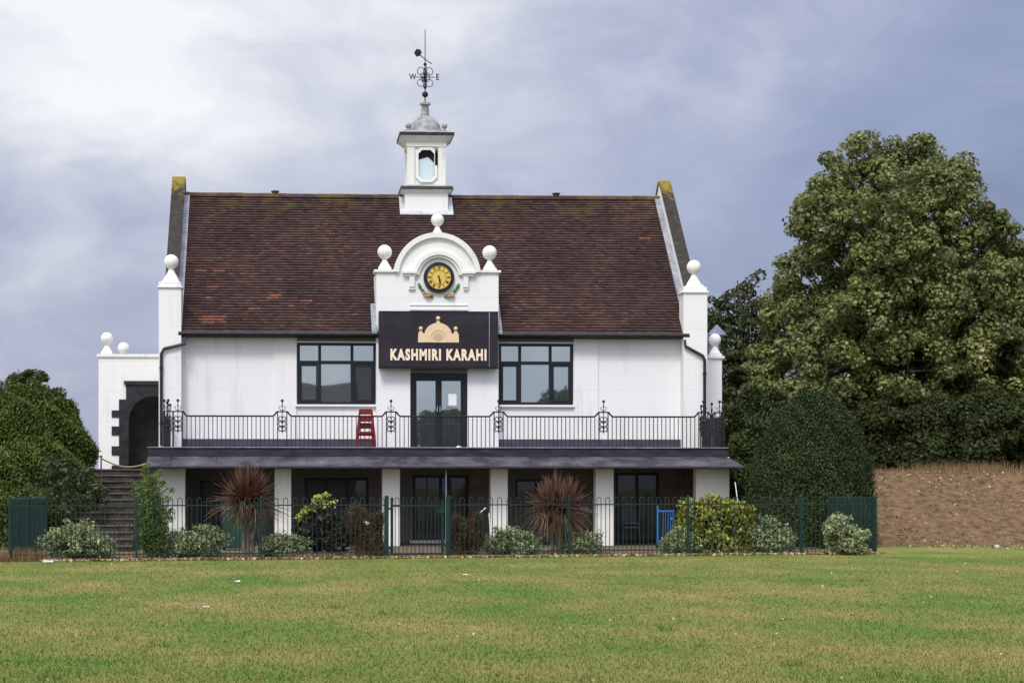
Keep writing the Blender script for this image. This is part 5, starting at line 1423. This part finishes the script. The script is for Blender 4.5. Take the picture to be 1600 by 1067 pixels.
leaf_litter()
wd = []
for px, py in ((1347, 908), (1362, 926), (908, 1064), (1040, 985), (600, 960), (1090, 1010), (1385, 1058), (75, 1062), (520, 950), (250, 1010), (1240, 1040), (780, 1020)):
    d = F*CAMH/(py-HZ); wd.append(PD(px, d))
def fn(): c = wd[rnd.randrange(len(wd))]; return (c[0]+rnd.gauss(0, .06), c[1]+rnd.gauss(0, .06), 0)
tuft(420, fn, .03, .11, M['bamboo'], 'weed_tufts', 'small tufts of longer green weed in the lawn', .005, 1.2)
# clods and stones on the bank
V = MB()
for i in range(700):
    x_ = rnd.uniform(XA(1372, 52), 22); y_ = rnd.uniform(51, 58); r_ = rnd.uniform(.012, .04); V.lathe([(r_*.6, -r_*.3), (r_, 0), (r_*.6, r_*.5)], (x_, y_+.35*math.sin(x_*.31), bankz(y_)+.02), 6)
tag(V.build('clods', M['earth'], origin=(0, 0, 0)), 'clods of dry earth and stones on the bank', 'earth', kind='stuff')
wb = [(rnd.uniform(XA(1375, 54), 20), rnd.uniform(51, 57.5)) for _ in range(26)]
def fn():
    c = wb[rnd.randrange(26)]; x_ = c[0]+rnd.gauss(0, .12); y_ = c[1]+rnd.gauss(0, .12); return (x_, y_+.35*math.sin(x_*.31), bankz(y_)-.01)
tuft(900, fn, .03, .13, M['straw'], 'bank_weeds', 'sparse dry weeds rooted on the face of the earth bank', .006, 1.0)
# litter on the grass
def scrap(px, py, w_, h_, lab, name='litter_scrap', cat='litter', up=.03, mat='dirtypaper'):
    d = F*CAMH/(py-HZ); X, Y = PD(px, d); s = F/d; m = MB(); n = 10
    W = w_/s/2; D = W*.8
    vs = []
    for j in range(5):
        for i in range(n): vs.append((X-W+2*W*i/(n-1)*(1+rnd.uniform(-.05, .05)), Y-D+2*D*j/4, .012+rnd.random()*h_/s*(1 if 0 < i < n-1 and 0 < j < 4 else .3)))
    m.add(vs, [(j*n+i, j*n+i+1, (j+1)*n+i+1, (j+1)*n+i) for j in range(4) for i in range(n-1)])
    o = m.build(name, M[mat]); o.modifiers.new('thick', 'SOLIDIFY').thickness = .003; return tag(o, lab, cat)
scrap(75, 879, 18, 4, 'crumpled white rag on the grass before the left fence corner', 'white_rag', 'rag')
scrap(371, 910, 9, 3, 'small white carton lying on the lawn left of centre', 'carton')
scrap(322, 949, 11, 2, 'torn dirty paper scrap on a brown patch of the lawn', 'paper_scrap')
scrap(727, 899, 9, 2, 'pale wrapper on the grass below the gate', 'wrapper')
scrap(1557, 856, 8, 5, 'white scrap at the foot of the bank near the right edge', 'paper_scrap')
scrap(1233, 864, 8, 5, 'white scrap by the fence post left of the last silver shrub', 'paper_scrap')
scrap(1594, 739, 8, 6, 'x', 'paper_scrap') if False else None

# ================================================================== what stands behind the photographer (mirrored in the panes)
def rear_house():
    t = thing('brick_house', (1, -34, 0), 'brick house with slate roof across the field, mirrored in the left window', 'house')
    m = MB(); m.box(-9, 5.2, -42, -34, 0, 5.4); m.build('wall', M['brownwall'], t)
    m = MB(); m.prism_x([(-33.6, 5.4), (-38, 8.9), (-42.4, 5.4)], -9.3, 5.4); m.build('roof', M['fascia'], t)
rear_house()
for i, (x_, z_, r_, lab) in enumerate(((20.6, 5.6, 3.5, 'round leafy tree across the field, mirrored at the right window'), (11.5, 4.0, 2.4, 'smaller leafy tree across the field, mirrored in the balcony door'))):
    B = [(x_+rnd.uniform(-1, 1)*r_*.6, -32+rnd.uniform(-1, 1), z_+rnd.uniform(-.4, .6)*r_, r_*.55) for _ in range(7)]
    tree('field_tree', lab, 'tree', (x_, -32, 0), B, 90, .6, 60, .35, .25, M['darkleaf'], .2)
